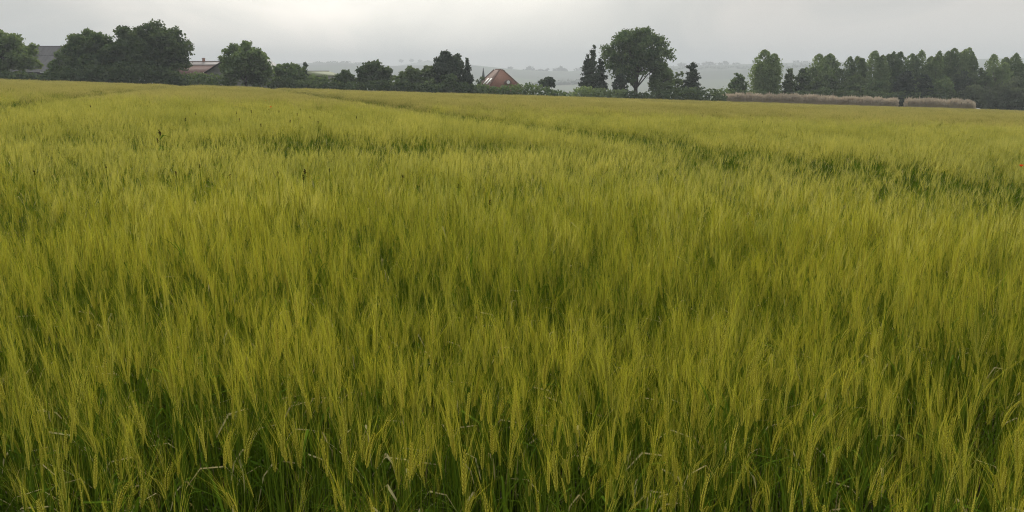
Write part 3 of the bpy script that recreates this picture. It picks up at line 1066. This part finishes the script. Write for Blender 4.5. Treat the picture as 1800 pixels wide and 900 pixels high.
# pale village houses far away in the valley gap
vm = None
for i, (px, py, w, lab) in enumerate([(994, 158, 8, 'pale far house highest in the village gap'), (1002, 162, 7, 'pale far house in the middle of the village gap'),
                                      (986, 163, 6, 'pale far house left in the village gap'), (998, 166, 8, 'pale far house lowest in the village gap'),
                                      (1012, 157, 6, 'pale far house at the right of the village gap')]):
    Y = 1250 + 60 * ((i * 3) % 5)
    q = at(px, py, Y)
    z0 = gz(q.x, Y)
    o = thing('village_house', lab, 'house', (q.x, Y, z0), .5 - .3 * i, 'houses of the village in the valley')
    w_ = w * Y / F / 2
    hh = max(q.z - z0, 4) * .6
    a = MB()
    box(a, -w_, w_, -4, 4, -1, hh)
    a.build('wall', M['render'], o)
    a = MB()
    slab(a, [(-w_, -4.4, hh), (w_, -4.4, hh), (w_, 0, hh + 3.4), (-w_, 0, hh + 3.4)], .2)
    slab(a, [(-w_, 4.4, hh), (-w_, 0, hh + 3.403), (w_, 0, hh + 3.403), (w_, 4.4, hh)], .2)
    a.build('roof', M['pinkroof'], o)

# ------------------------------------------------------------------ trees and hedgerows on the far hills
def far_tree(px, top, wpx, Y, label, name='hill_tree', cat='tree', lone=False):
    _seed[0] += 1
    rng = np.random.RandomState(_seed[0])
    q = at(px, top, Y)
    z0 = gz(q.x, Y) if Y < 3600 else at(px, top + 9, Y).z
    H = max(q.z - z0, 6)
    W = wpx * Y / F
    o = thing(name, label, cat, (q.x, Y, z0), 0, 'trees along the far hill ridge')
    W *= 1.0 if lone else 1.5
    mb, C = crown_round(rng, W, H, H * (.2 if lone else -.3), 2.6, 1.6, nl=int(14 + W / 3), rs=1.1)
    mb.build('crown', M['leaf_far'], o)
    tm = MB()
    tube(tm, [(0, 0, -2), (0, 0, H * .5)], [.9, .5], 5)
    tm.build('trunk', M['bark'], o)


for a in [(585, 109, 20, 'hazy tree clump on the far ridge above the small left shaggy tree'), (606, 108, 16, 'hazy round tree on the far ridge, highest of the left part'),
          (632, 111, 18, 'hazy low tree clump on the far ridge left of the tall shaggy tree'), (560, 111, 16, 'hazy tree on the far ridge above the olive shed roof')]:
    far_tree(a[0], a[1], a[2], 3270, a[3])
for a in [(705, 104, 9, 'pale lone tree on the distant ridge, left of two above the bushy trees'), (723, 103, 9, 'pale lone tree on the distant ridge, right of two above the bushy trees'),
          (738, 105, 10, 'pale wooded top of the distant ridge'), (752, 106, 12, 'pale wooded ridge just left of the cypresses')]:
    far_tree(a[0], a[1], a[2], 4690, a[3], lone=True)
for a in [(897, 116, 7, 'hazy small tree right above the orange roof on the ridge'), (922, 121, 8, 'hazy tree starting the ridge row right of the orange roof'),
          (931, 116, 11, 'hazy pointed tree, tallest left in the ridge row'), (940, 120, 8, 'hazy tree beside the pointed one in the ridge row'),
          (951, 121, 10, 'hazy round tree in the middle of the ridge row'), (963, 120, 9, 'hazy round tree above the umbrella shaped tree'),
          (977, 119, 7, 'hazy small tree left of the square clump on the ridge'), (988, 116, 13, 'hazy square topped clump on the ridge left of the conifers'),
          (1019, 119, 16, 'hazy clump on the ridge touching the conifers')]:
    far_tree(a[0], a[1], a[2], 3270, a[3])
for a in [(1199, 110, 12, 'hazy tree on the ridge left of the cone shaped tree'), (1222, 110, 14, 'hazy clump on the ridge behind the cone shaped tree'),
          (1245, 108, 20, 'hazy broad clump on the ridge right of the cone shaped tree'), (1267, 110, 8, 'hazy small ridge tree above the lone pear shaped tree'),
          (1276, 107, 8, 'hazy lone ridge tree with flat top'), (1294, 110, 10, 'hazy ridge tree left of the stout light tree'),
          (1331, 105, 14, 'hazy dome clump on the ridge touching the stout light tree'), (1401, 106, 12, 'hazy ridge dome right of the stout light tree'),
          (1416, 108, 10, 'hazy ridge tree left of the first poplar pair'), (1500, 104, 20, 'hazy ridge clump behind the lone gap poplar')]:
    far_tree(a[0], a[1], a[2], 3270, a[3])
_rr = np.random.RandomState(5)
for i, (x0, y0, x1, y1, lab) in enumerate([(1175, 122, 1440, 118, 'hazy hedgerow crossing the right hillside'),
                                           (940, 150, 1030, 147, 'hazy tree belt just above the village')]):
    # walk along the terrain: find the depth at which the ray meets the hillside
    mb = MB()
    o = None
    for k in range(60):
        t_ = k / 59
        px, py = x0 + (x1 - x0) * t_, y0 + (y1 - y0) * t_ + 1.5 * math.sin(k * .7 + i)
        Ys = np.arange(1200, 3300, 15.0)
        u, v = ray(px, py)
        d = (CAMZ + v * Ys) - ground_z(u * Ys, Ys)
        hit = np.where(d < 0)[0]
        if len(hit) == 0:
            continue
        Y = Ys[hit[0]]
        x, z = u * Y, gz(u * Y, Y)
        if o is None:
            o0 = (x, Y, z)
            o = True
        n = 24
        P = np.stack([x - o0[0] + _rr.randn(n) * 7, Y - o0[1] + _rr.randn(n) * 3, z - o0[2] + np.abs(_rr.randn(n)) * (3.0 + 2 * math.sin(k * 1.7))], 1)
        leaves(mb, P, 3.0, _rr)
    if mb.n:
        ob = mb.build('hedgerow', M['leaf_far'], loc=o0)
        tag(ob, lab, 'hedgerow', 'hedgerows on the far hillsides')

# white bale at the field edge
q = at(1719, 190.2, 190)
zo = gz(q.x, 190)
mb = MB()
hz = q.z - zo
Rz = hz / 2
th = np.linspace(0, 2 * math.pi, 21)[:-1]
V = []
for yv, rr in ((-.65, .0), (-.65, .80), (-.58, .95), (0, 1.0), (.58, .95), (.65, .80), (.65, 0)):
    for a in th:
        V.append((math.cos(a) * rr * .62, yv, Rz + math.sin(a) * rr * Rz))
n = 20
Fc = [(i * n + j, i * n + (j + 1) % n, (i + 1) * n + (j + 1) % n, (i + 1) * n + j) for i in range(6) for j in range(n)]
mb.add(V, Fc)
ob = mb.build('wrapped_bale', M['white'], smooth=True, loc=(q.x, 190, zo))
tag(ob, 'white wrapped bale peeping over the crop right of the reeds', 'bale')

# ------------------------------------------------------------------ barley
def strip(mb, P, w, side, m):
    """tapered flat strip through points P (n,3), half widths w (n), sideways vector"""
    P = np.asarray(P, float)
    w = np.asarray(w, float)[:, None]
    side = np.asarray(side, float)
    A, B = P - side * w, P + side * w
    n = len(P)
    V = np.empty((2 * n, 3))
    V[0::2] = A
    V[1::2] = B
    i = np.arange(n - 1) * 2
    mb.add(V, np.stack([i, i + 1, i + 3, i + 2], -1), m)


def rings(mb, P, R, m, sides=4):
    tube(mb, P, R, sides, m, cap=False)


OCT = [(0, 1, 4), (1, 2, 4), (2, 3, 4), (3, 0, 4), (1, 0, 5), (2, 1, 5), (3, 2, 5), (0, 3, 5)]


def plant_near(seed):
    """one barley tiller in detail: returns dict of part MBs (stem, leaf list, ear, awns)"""
    rng = np.random.RandomState(seed)
    H = .62 + .16 * rng.rand()
    nod = [0.03, .08, .12, .26, .06, .5][seed % 6] + .08 * rng.rand()
    ya = rng.rand() * 2.4 - 1.2 if nod > .3 else rng.rand() * 6.28       # side the ear leans to (roughly with the wind)
    dx, dy = math.cos(ya), math.sin(ya)
    S = MB()
    n = 6
    tt = np.linspace(0, 1, n)
    bend = .03 * tt ** 2 + .01 * rng.randn() * tt
    pts = np.stack([bend * dx, bend * dy, H * tt], 1)
    rings(S, pts, .0022 - .0011 * tt, 0)
    # nodes
    for z in (.18, .42):
        c = np.array([np.interp(z / H, tt, pts[:, 0]), np.interp(z / H, tt, pts[:, 1]), z])
        rings(S, [c - [0, 0, .004], c, c + [0, 0, .004]], [.0020, .0030, .0020], 0)
    parts = {'stem': S}
    # leaves
    Ls = []
    for k, z in enumerate([.20, .36, .50, .64][: 2 + seed % 2]):
        z += .05 * rng.randn() * .5
        an = rng.rand() * 6.28
        ln = (.24 - .03 * k) * (.8 + .4 * rng.rand())
        c = np.array([np.interp(z / H, tt, pts[:, 0]), np.interp(z / H, tt, pts[:, 1]), z])
        Lf = MB()
        s = np.linspace(0, 1, 7)
        up = .65 + .5 * rng.rand()
        fold = .2 + (.9 if rng.rand() < .2 else .4) * rng.rand()
        r_ = ln * (s * .75 if rng.rand() < .6 else s * .5)
        zz = ln * (up * s - fold * s ** 2.4)
        d = np.array([math.cos(an), math.sin(an), 0])
        P = c + d * r_[:, None] + np.array([0, 0, 1]) * zz[:, None]
        tw = rng.randn() * .6
        sd = np.array([-math.sin(an), math.cos(an), tw * .4])
        sd /= np.linalg.norm(sd)
        strip(Lf, P, .0038 * np.array([.5, .95, 1, .9, .7, .4, .03]), sd, 0)
        Ls.append((Lf, 1 if (k == 0 and seed % 5 == 0) else 0))
    parts['leaf'] = Ls
    # ear axis
    E = MB()
    A = MB()
    base = pts[-1]
    el = .078 + .02 * rng.rand()
    ng = 12
    ax = []
    p = base.copy()
    ang = bend[-1] * 2
    for i in range(ng + 1):
        ang = nod * (i / ng) ** 1.2 * 1.2 + .06
        d = np.array([math.sin(ang) * dx, math.sin(ang) * dy, math.cos(ang)])
        ax.append((p.copy(), d))
        p = p + d * el / ng
    ea = rng.rand() * math.pi          # the flat of the two-rowed ear
    sv = np.array([math.cos(ea), math.sin(ea), 0])
    for i in range(ng):
        c, d = ax[i]
        s = sv - d * sv.dot(d)
        s /= np.linalg.norm(s)
        nrm = np.cross(d, s)
        size = 1 - .45 * (abs(i - 4) / 8.0) ** 1.5
        for sg in (-1, 1):
            gd = d * .93 + s * sg * .34
            gd /= np.linalg.norm(gd)
            gc = c + s * sg * .0032 * size + d * (.5 if sg > 0 else 0) * el / ng
            gl, gw, gt = .0070 * size, .0022 * size, .0021 * size
            e1 = s * sg - gd * (s * sg).dot(gd)
            e1 /= np.linalg.norm(e1)
            V = [gc + e1 * gw, gc + nrm * gt, gc - e1 * gw, gc - nrm * gt, gc + gd * gl, gc - gd * gl]
            E.add(V, OCT)
            if (i + (sg > 0)) % 2 and i > 1:
                continue
            # awn
            tip = gc + gd * gl * .9
            sp = d + s * sg * (.04 + .24 * rng.rand()) + nrm * .15 * rng.randn() + np.array([dx, dy, 0]) * .08
            sp /= np.linalg.norm(sp)
            al = (.150 - .035 * i / ng) * (.75 + .45 * rng.rand())
            cv = np.array([rng.randn() * .06, rng.randn() * .06, 0]) + s * sg * .10
            P = [tip, tip + sp * al * .5 + cv * al * .12, tip + sp * al + cv * al * .5]
            sd = rdir(rng, 1)[0]
            sd -= sp * sd.dot(sp)
            sd /= np.linalg.norm(sd)
            strip(A, P, [.00030, .00022, .00005], sd, 0)
    rings(E, [base - [0, 0, .004], ax[-1][0]], [.0016, .0012], 0)
    parts['ear'] = E
    parts['awns'] = A
    return parts


def joined_near(parts):
    mb = MB()
    mb.merge(parts['stem'], 0)
    for Lf, dry in parts['leaf']:
        mb.merge(Lf, 2 if dry else 1)
    mb.merge(parts['ear'], 3)
    mb.merge(parts['awns'], 4)
    return mb.mesh('barley_plant', [M['stem'], M['blade'], M['dry'], M['ear'], M['awn']])


def simple_plant(mb, rng, x, y, wid, n_awn, H0=.74, fan=.16, leaf=True):
    H = H0 + (.07 if wid < .004 else .10) * rng.randn()
    an = rng.rand() * math.pi
    lean = np.array([.05 * rng.randn() + .03, .05 * rng.randn()])
    b = np.array([x, y, 0.0])
    t = b + np.array([lean[0] * H, lean[1] * H, H])
    sd = np.array([math.cos(an), math.sin(an), 0])
    strip(mb, [b, (b + t) / 2, t], [wid * 1.1, wid * 1.1, wid * .8], sd, 0)
    if leaf:
        for q in range(2):
            a2 = rng.rand() * 6.28
            z = H * (.3 + .5 * rng.rand())
            c = b + (t - b) * z / H
            d = np.array([math.cos(a2), math.sin(a2), 0])
            strip(mb, [c, c + d * .07 + [0, 0, .09], c + d * .16 + [0, 0, .04]], [wid * 2, wid * 2.6, wid * .3], np.array([-d[1], d[0], .2]), 1 if rng.rand() < .93 else 2)
    ex = .09
    nd = np.array([.12 + .16 * rng.randn(), .14 * rng.randn(), 1])
    nd /= np.linalg.norm(nd)
    e = t + nd * ex
    w2 = max(.0036, wid * 1.5)
    s1 = sd
    s2 = np.cross(nd, s1)
    m_ = (t + e) / 2
    V = [m_ + s1 * w2, m_ + s2 * w2, m_ - s1 * w2, m_ - s2 * w2, e, t]
    mb.add(V, OCT, 3)
    for k in range(n_awn):
        f = rng.rand()
        st = t + nd * ex * f
        sp = nd + rng.randn(3) * fan * np.array([1, 1, .3])
        sp /= np.linalg.norm(sp)
        al = .10 + .05 * rng.rand()
        q = rdir(rng, 1)[0]
        q -= sp * q.dot(sp)
        q /= np.linalg.norm(q)
        V = [st - q * wid * .55, st + q * wid * .55, st + sp * al]
        mb.add(V, [(0, 1, 2)], 4)


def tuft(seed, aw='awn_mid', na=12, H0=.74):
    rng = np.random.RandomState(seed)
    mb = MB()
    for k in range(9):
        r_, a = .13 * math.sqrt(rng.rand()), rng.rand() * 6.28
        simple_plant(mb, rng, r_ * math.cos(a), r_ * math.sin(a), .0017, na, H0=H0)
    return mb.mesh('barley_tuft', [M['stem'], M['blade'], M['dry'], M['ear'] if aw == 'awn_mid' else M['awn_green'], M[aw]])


def patch(seed, size, n, wid, fan):
    rng = np.random.RandomState(seed)
    mb = MB()
    for k in range(n):
        simple_plant(mb, rng, (rng.rand() - .5) * size, (rng.rand() - .5) * size, wid, 5, fan=fan, leaf=rng.rand() < .35)
    return mb.mesh('barley_patch', [M['stem'], M['blade'], M['dry'], M['far'], M['far']])


def tiller(seed):
    rng = np.random.RandomState(seed)
    mb = MB()
    for k in range(3):
        x, y = rng.randn(2) * .02
        H = .48 + .28 * rng.rand()
        l_ = rng.randn(2) * .035
        q = rng.rand() * math.pi
        rings(mb, [(x, y, 0), (x + l_[0] * .4, y + l_[1] * .4, H * .5), (x + l_[0], y + l_[1], H)], [.0021, .0017, .0008], 2 if rng.rand() < .05 else 0)
    if rng.rand() < .6:
        a = rng.rand() * 6.28
        d = np.array([math.cos(a), math.sin(a), 0])
        c = np.array([x, y, H * .7])
        e = .4 + rng.rand()
        strip(mb, [c, c + d * .05 + [0, 0, .06 * e], c + d * .12 + [0, 0, .05 * e], c + d * .17 + [0, 0, -.03]], [.002, .004, .003, .0003],
              np.array([-d[1], d[0], .2]), 2 if rng.rand() < .12 else 1)
    return mb.mesh('barley_tiller', [M['stem'], M['blade'], M['dry']])


NV, NT, NP1, NP2, NG, NB = 12, 8, 5, 4, 4, 6
near_parts = [plant_near(100 + i) for i in range(NV)]
proto = [joined_near(p_) for p_ in near_parts]
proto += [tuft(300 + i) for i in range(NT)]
proto += [patch(400 + i, .75, 70, .0045, .22) for i in range(NP1)]
proto += [patch(500 + i, 1.9, 150, .010, .26) for i in range(NP2)]
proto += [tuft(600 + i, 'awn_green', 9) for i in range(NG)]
proto += [tiller(700 + i) for i in range(NB)]

rng = np.random.RandomState(2024)


def line_dist(x, y, x0=1.3, y0=17.8, k=-.36):
    return (x - (x0 + k * (y - y0))) / math.hypot(1, k)


def crop_height(x, y):
    calm = 1 - .65 * np.exp(-((line_dist(x, y) - .6) / 2.6) ** 2) * sstep(7, 10, y)
    h = 1 + calm * (.20 * vnoise(x / 3.4 + 7, y / 2.6 + 3) + .20 * vnoise(x / 1.3 + 31, y / .8 + 5)) + .12 * vnoise(x / .45 + 3, y / .35 + 9) + .10 * vnoise(x / 14, y / 9)
    for ln, amp in ((line_dist(x, y) - .6, .36), (line_dist(x, y) + 13.6, .18), (line_dist(x, y) - 14.6, .14)):
        h = h * (1 - amp * np.exp(-(ln / (.6 + .007 * y)) ** 2) * (1 + .4 * vnoise(x / 2.9 + 4, y / 3.3)))
    for off in (0.0, 1.9):
        d = line_dist(x, y) - off
        w = .30 + .10 * vnoise(x / 2, y / 2) + .0012 * y
        h = h * (1 - .50 * np.exp(-(d / w) ** 2) * (1 + .6 * vnoise(x / 1.7, y / 1.7)))
    d2 = line_dist(x, y) + 14.5       # the next pass of the sprayer, left
    for off in (0.0, 1.9):
        h = h * (1 - .45 * np.exp(-((d2 - off) / .34) ** 2))
    # trough across the left middle of the view
    h = h * (1 - .18 * np.exp(-((y - 12.0 - .12 * (x + 5)) / 1.3) ** 2) * sstep(.5, -2.5, x))
    h = h * (1 - .42 * np.exp(-((x + 3.15) ** 2 / .35 + (y - 5.4) ** 2 / .2)))
    h = h * (1 - .45 * np.exp(-((x - 3.15) ** 2 / .7 + (y - 11.0) ** 2 / .5)))
    return h


def keep(x, y, rad=.0):
    k = np.ones(len(x), bool)
    for off in (0.0, 1.9):
        k &= np.abs(line_dist(x, y) - off) > .13 + rad
    for off in (0.0, 1.9):
        k &= np.abs(line_dist(x, y) + 14.5 - off) > .11 + rad
    # ragged front edge of the crop: the photographer stands just outside it
    k &= rng.rand(len(x)) < sstep(1.45, 2.45, y + .5 * vnoise(x / .5 + 4, y / .5) + .25 * vnoise(x / .15, y / .15))
    thin = vnoise(x / .55 + 11, y / .5 + 2) < -.30
    k &= ~(thin & (rng.rand(len(x)) < .65))
    return k


def sample(y0, y1, dens, extra=1.2, kx=.78):
    area = kx * (y1 ** 2 - y0 ** 2) + 2 * extra * (y1 - y0)
    n = int(area * dens)
    # rejection in y with pdf ~ width
    y = y0 + (y1 - y0) * rng.rand(n * 3)
    wd = kx * y + extra
    k = rng.rand(n * 3) < wd / wd.max()
    y = y[k][:n]
    x = (rng.rand(len(y)) * 2 - 1) * (kx * y + extra)
    return x, y


PX, PY, PZ, RX, SCL, IDX = [], [], [], [], [], []
near_list = []


def emit(x, y, idx, hs, tiltm, yawr, is_patch=False, widthvar=.1, green=False):
    n = len(x)
    z = ground_z(x, y)
    wl = .005 + .12 * vnoise(x / 2.3 + 50, y / 1.9) + rng.randn(n) * tiltm
    wy = .05 * rng.randn(n) * (tiltm > 0)
    yaw = (rng.rand(n) * 2 - 1) * yawr
    h = crop_height(x, y) * (1 + hs * rng.randn(n))
    w = 1 + widthvar * rng.randn(n)
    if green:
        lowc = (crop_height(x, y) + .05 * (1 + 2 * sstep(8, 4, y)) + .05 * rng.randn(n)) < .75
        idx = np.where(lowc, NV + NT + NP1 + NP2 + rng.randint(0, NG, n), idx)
    for i in range(n):
        if is_patch:
            R = Euler((0, 0, yaw[i])).to_matrix()
            R = Matrix(((1, 0, 0), (0, 1, 0), (AX, AY, 1))) @ R      # only used for its tilt
            e = (math.atan(AY), -math.atan(AX) + wl[i] * .4, yaw[i])
        else:
            e = (wy[i], wl[i], yaw[i])
        RX.append(e)
        SCL.append((w[i], w[i], max(h[i], .3)))
    PX.extend(x)
    PY.extend(y)
    PZ.extend(z)
    IDX.extend(idx)


# near tillers
x, y = sample(1.05, 9.6, 370)
k = keep(x, y) & (rng.rand(len(x)) < sstep(9.8, 4.2, y + 1.2 * vnoise(x / 1.5, y / 1.5)))
x, y = x[k], y[k]
dist = np.hypot(x, y)
vis = np.abs(x) < .66 * y + .02
pri = np.where(vis & (y > 1.42), dist, 1e9)
first = np.argsort(pri)[:300]
is_first = np.zeros(len(x), bool)
is_first[first] = True
idx = rng.randint(0, NV, len(x))
fx, fy, fi = x[is_first], y[is_first], idx[is_first]
emit(x[~is_first], y[~is_first], idx[~is_first], .15, .07, .9)
x, y = sample(1.15, 6.5, 230)
k = keep(x, y)
x, y = x[k], y[k]
emit(x, y, NV + NT + NP1 + NP2 + NG + rng.randint(0, NB, len(x)), .10, .05, 3.14)
# tufts
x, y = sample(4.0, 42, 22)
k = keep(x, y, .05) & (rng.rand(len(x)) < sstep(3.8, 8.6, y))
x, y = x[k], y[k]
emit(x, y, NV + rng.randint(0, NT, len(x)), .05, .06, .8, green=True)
# small patches, then large ones to the far edge
x, y = sample(30, 95, 2.8, 3, .76)
k = keep(x, y, .28) & (rng.rand(len(x)) < sstep(29, 43, y))
x, y = x[k], y[k]
emit(x, y, NV + NT + rng.randint(0, NP1, len(x)), .04, .02, 3.14, True)
x, y = sample(88, 205, .62, 3, .74)
ylim = 140 + (x / y + .634) / 1.273 * 50
k = (y < ylim) & (np.abs(line_dist(x, y) - .9) > .9)
x, y = x[k], y[k]
emit(x, y, NV + NT + NP1 + rng.randint(0, NP2, len(x)), .03, .02, 3.14, True)

pc = bpy.data.collections.new('barley_variants')
for i, me in enumerate(proto):
    po = bpy.data.objects.new('barley_variant_%s' % chr(97 + i // 26) + chr(97 + i % 26), me)
    pc.objects.link(po)

me = bpy.data.meshes.new('barley_crop')
n = len(PX)
me.vertices.add(n)
me.vertices.foreach_set('co', np.stack([PX, PY, PZ], 1).ravel())
a = me.attributes.new('rot', 'FLOAT_VECTOR', 'POINT')
a.data.foreach_set('vector', np.array(RX).ravel())
a = me.attributes.new('scl', 'FLOAT_VECTOR', 'POINT')
a.data.foreach_set('vector', np.array(SCL).ravel())
a = me.attributes.new('idx', 'INT', 'POINT')
a.data.foreach_set('value', np.array(IDX, dtype=np.int32))
crop = bpy.data.objects.new('barley_crop', me)
COL.objects.link(crop)
tag(crop, 'yellow green field of bearded barley filling the view up to the trees', 'barley field', kind='stuff')
gn = bpy.data.node_groups.new('barley_scatter', 'GeometryNodeTree')
gn.interface.new_socket('Geometry', in_out='INPUT', socket_type='NodeSocketGeometry')
gn.interface.new_socket('Geometry', in_out='OUTPUT', socket_type='NodeSocketGeometry')
gi = gn.nodes.new('NodeGroupInput')
go = gn.nodes.new('NodeGroupOutput')
ip = gn.nodes.new('GeometryNodeInstanceOnPoints')
ci = gn.nodes.new('GeometryNodeCollectionInfo')
ci.inputs['Collection'].default_value = pc
ci.inputs['Separate Children'].default_value = True
ci.inputs['Reset Children'].default_value = True
ip.inputs['Pick Instance'].default_value = True


def named(nm, ty):
    q_ = gn.nodes.new('GeometryNodeInputNamedAttribute')
    q_.data_type = ty
    q_.inputs['Name'].default_value = nm
    return q_.outputs['Attribute']


gn.links.new(gi.outputs[0], ip.inputs['Points'])
gn.links.new(ci.outputs[0], ip.inputs['Instance'])
gn.links.new(named('idx', 'INT'), ip.inputs['Instance Index'])
gn.links.new(named('rot', 'FLOAT_VECTOR'), ip.inputs['Rotation'])
gn.links.new(named('scl', 'FLOAT_VECTOR'), ip.inputs['Scale'])
gn.links.new(ip.outputs[0], go.inputs[0])
md = crop.modifiers.new('scatter', 'NODES')
md.node_group = gn

# the 300 nearest stalks stand as individuals
part_mesh = []
for p_ in near_parts:
    d = {'stem': p_['stem'].mesh('stem', M['stem']), 'ear': p_['ear'].mesh('ear', M['ear']), 'awns': p_['awns'].mesh('awns', M['awn']),
         'leaf': [Lf.mesh('leaf', M['dry'] if dry else M['blade']) for Lf, dry in p_['leaf']]}
    part_mesh.append(d)
fh = crop_height(fx, fy)
for i in range(len(fx)):
    v = int(fi[i])
    lab = ['upright ear', 'upright ear', 'slightly tilted ear', 'tilted ear', 'upright ear', 'nodding ear'][(100 + v) % 6]
    o = thing('barley_stalk', 'bearded barley stalk with %s in the foremost rows of the field' % lab, 'barley stalk',
              (fx[i], fy[i], gz(fx[i], fy[i])), 0, 'barley stalks in the foremost rows with %s' % lab)
    o.rotation_euler = (.05 * rng.randn(), .005 + .12 * float(vnoise(fx[i] / 2.3 + 50, fy[i] / 1.9)) + .07 * rng.randn(), (rng.rand() * 2 - 1) * .9)
    o.scale = (1, 1, float(fh[i]) * (1 + .14 * rng.randn()))
    d = part_mesh[v]
    for nm in ('stem', 'ear', 'awns'):
        c = bpy.data.objects.new(nm, d[nm])
        COL.objects.link(c)
        c.parent = o
    for lm in d['leaf']:
        c = bpy.data.objects.new('leaf', lm)
        COL.objects.link(c)
        c.parent = o

# ------------------------------------------------------------------ weeds and poppies standing in the crop
M['dock'] = leaf_mat('dock_seed', (0.028, 0.018, 0.012), (0.06, 0.035, 0.02), 0.1, scale=4)
M['poppy'] = leaf_mat('poppy_petal', (0.60, 0.045, 0.015), (0.72, 0.10, 0.03), 0.4, (1.1, .9, .8), scale=4)


def ground_hit(px, py, top):
    """point on the plane `top` metres above the field seen at that pixel"""
    u, v = ray(px, py)
    # CAMZ + v Y = AX u Y + AY Y + top
    Y = (CAMZ - top) / (AX * u + AY - v)
    return u * Y, Y


def dock(px, py, lab, grp, s=1.0, big=False):
    _seed[0] += 1
    r_ = np.random.RandomState(_seed[0])
    H = 1.02 + .08 * r_.rand()
    x, y = ground_hit(px, py, H)
    z = gz(x, y)
    o = thing('dock_weed', lab, 'weed', (x, y, z), r_.rand() * 6, grp)
    for k in range(3 if big else 1):
        a = r_.rand() * 6.28
        hh = H * (.85 + .15 * r_.rand()) if k else H
        tip = np.array([math.cos(a) * .035 * k, math.sin(a) * .035 * k, hh])
        st = MB()
        tube(st, [(0, 0, 0), tip * [.4, .4, .6], tip], [.005, .004, .002], 5)
        st.build('stem', M['stem'], o)
        n = int(45 if big else 34)
        t_ = r_.rand(n)
        P = tip + np.stack([r_.randn(n) * .010 * s, r_.randn(n) * .010 * s, -t_ * .10 * s], 1)
        sd = MB()
        leaves(sd, P, .018 * s, r_)
        sdo = sd.build('seed_head', M['dock'], o)
        sdo['kind'] = 'stuff'
    if big:
        for k in range(7):
            lf = MB()
            a = r_.rand() * 6.28
            z0 = H * (.45 + .42 * r_.rand())
            d = np.array([math.cos(a), math.sin(a), 0])
            c = np.array([0, 0, z0])
            strip(lf, [c, c + d * .06 + [0, 0, .07], c + d * .13 + [0, 0, .05], c + d * .19], [.006, .022, .018, .002], np.array([-d[1], d[0], .3]), 0)
            lf.build('leaf', M['blade'], o)


dock(279, 228, 'large dark weed clump standing in the barley at the left', None, .6, True)
for px, py, lab in [(535, 297, 'dark seed spike, highest of the three close spikes left of centre'), (541, 303, 'dark seed spike, right one of the three close spikes left of centre'),
                    (533, 307, 'dark seed spike, lowest of the three close spikes left of centre')]:
    dock(px, py, lab, 'close dark seed spikes left of centre', .45)
for (px, py), lab in zip([(60, 300), (186, 289), (309, 301), (351, 289), (404, 306), (488, 301), (579, 296), (708, 307), (806, 323), (861, 352)],
                         ['leftmost small dark seed spike above the near barley', 'second small dark seed spike from the left, below the dark weed clump',
                          'third small dark seed spike from the left', 'fourth small dark seed spike from the left, set higher than its neighbours',
                          'fifth small dark seed spike from the left', 'small dark seed spike just left of the three close spikes',
                          'small dark seed spike just right of the three close spikes', 'third small dark seed spike from the right',
                          'second small dark seed spike from the right, near the middle of the view', 'rightmost and nearest small dark seed spike']):
    dock(px, py, lab, 'scattered near seed spikes', .32)
rs = np.random.RandomState(9)
for k in range(28):
    cx = rs.choice([480, 540, 400, 330, 90, 620, 1250, 1330, 1590, 1200, 1700])
    px, py = cx + rs.randn() * 30, 200 + rs.randn() * 7 + (cx - 500) * .012
    if cx < 200:
        py = 202 + rs.randn() * 5
    dock(px, py, 'tiny dark seed head far out above the barley', 'far dark seed heads', .6)


def poppy(px, py, lab, s, yofs=0):
    _seed[0] += 1
    r_ = np.random.RandomState(_seed[0])
    H = 1.0
    x, y = ground_hit(px, py, H)
    o = thing('poppy', lab, 'poppy', (x, y, gz(x, y)))
    st = MB()
    tube(st, [(0, 0, 0), (.01, 0, H * .6), (0, 0, H - .01)], [.0025, .002, .0015], 5)
    st.build('stem', M['stem'], o)
    for k in range(4):
        pt = MB()
        a = k * math.pi / 2 + .3
        R = .04 * s
        rows = []
        for i in range(4):
            f = i / 3
            for j in range(5):
                b = a + (j - 2) * .42
                rows.append((math.cos(b) * R * f, math.sin(b) * R * f, H + R * (f ** 1.5) * .9 + (.12 * R if j % 2 else 0) * f))
        Fq = [(i * 5 + j, i * 5 + j + 1, i * 5 + 5 + j + 1, i * 5 + 5 + j) for i in range(3) for j in range(4)]
        pt.add(rows, Fq)
        pt.build('petal', M['poppy'], o)
    ct = MB()
    tube(ct, [(0, 0, H), (0, 0, H + .012)], [.006, .008], 7)
    ct.build('seed_pod', M['dock'], o)


poppy(1795, 293, 'red poppy in the barley at the right edge of the view', .7)
poppy(476, 189, 'faint red poppy far out in the barley left of centre', .9)
poppy(467, 178, 'tiny red poppy behind the faint one left of centre', .8)

# ------------------------------------------------------------------ haze
mb = MB()
box(mb, -5600, 5600, -5600, 5600, -75, 118)
hz_ = mb.build('haze', [])
m, t, l = new_mat('haze')
out = N(t, 'ShaderNodeOutputMaterial')
pv = N(t, 'ShaderNodeVolumePrincipled', ins={'Density': 0.00042, 'Anisotropy': 0.0})
pv.inputs['Color'].default_value = (0.89, 0.945, 1.0, 1)
l(pv.outputs[0], out.inputs['Volume'])
hz_.data.materials.append(m)
tag(hz_, kind='stuff')
print('barley points', n)
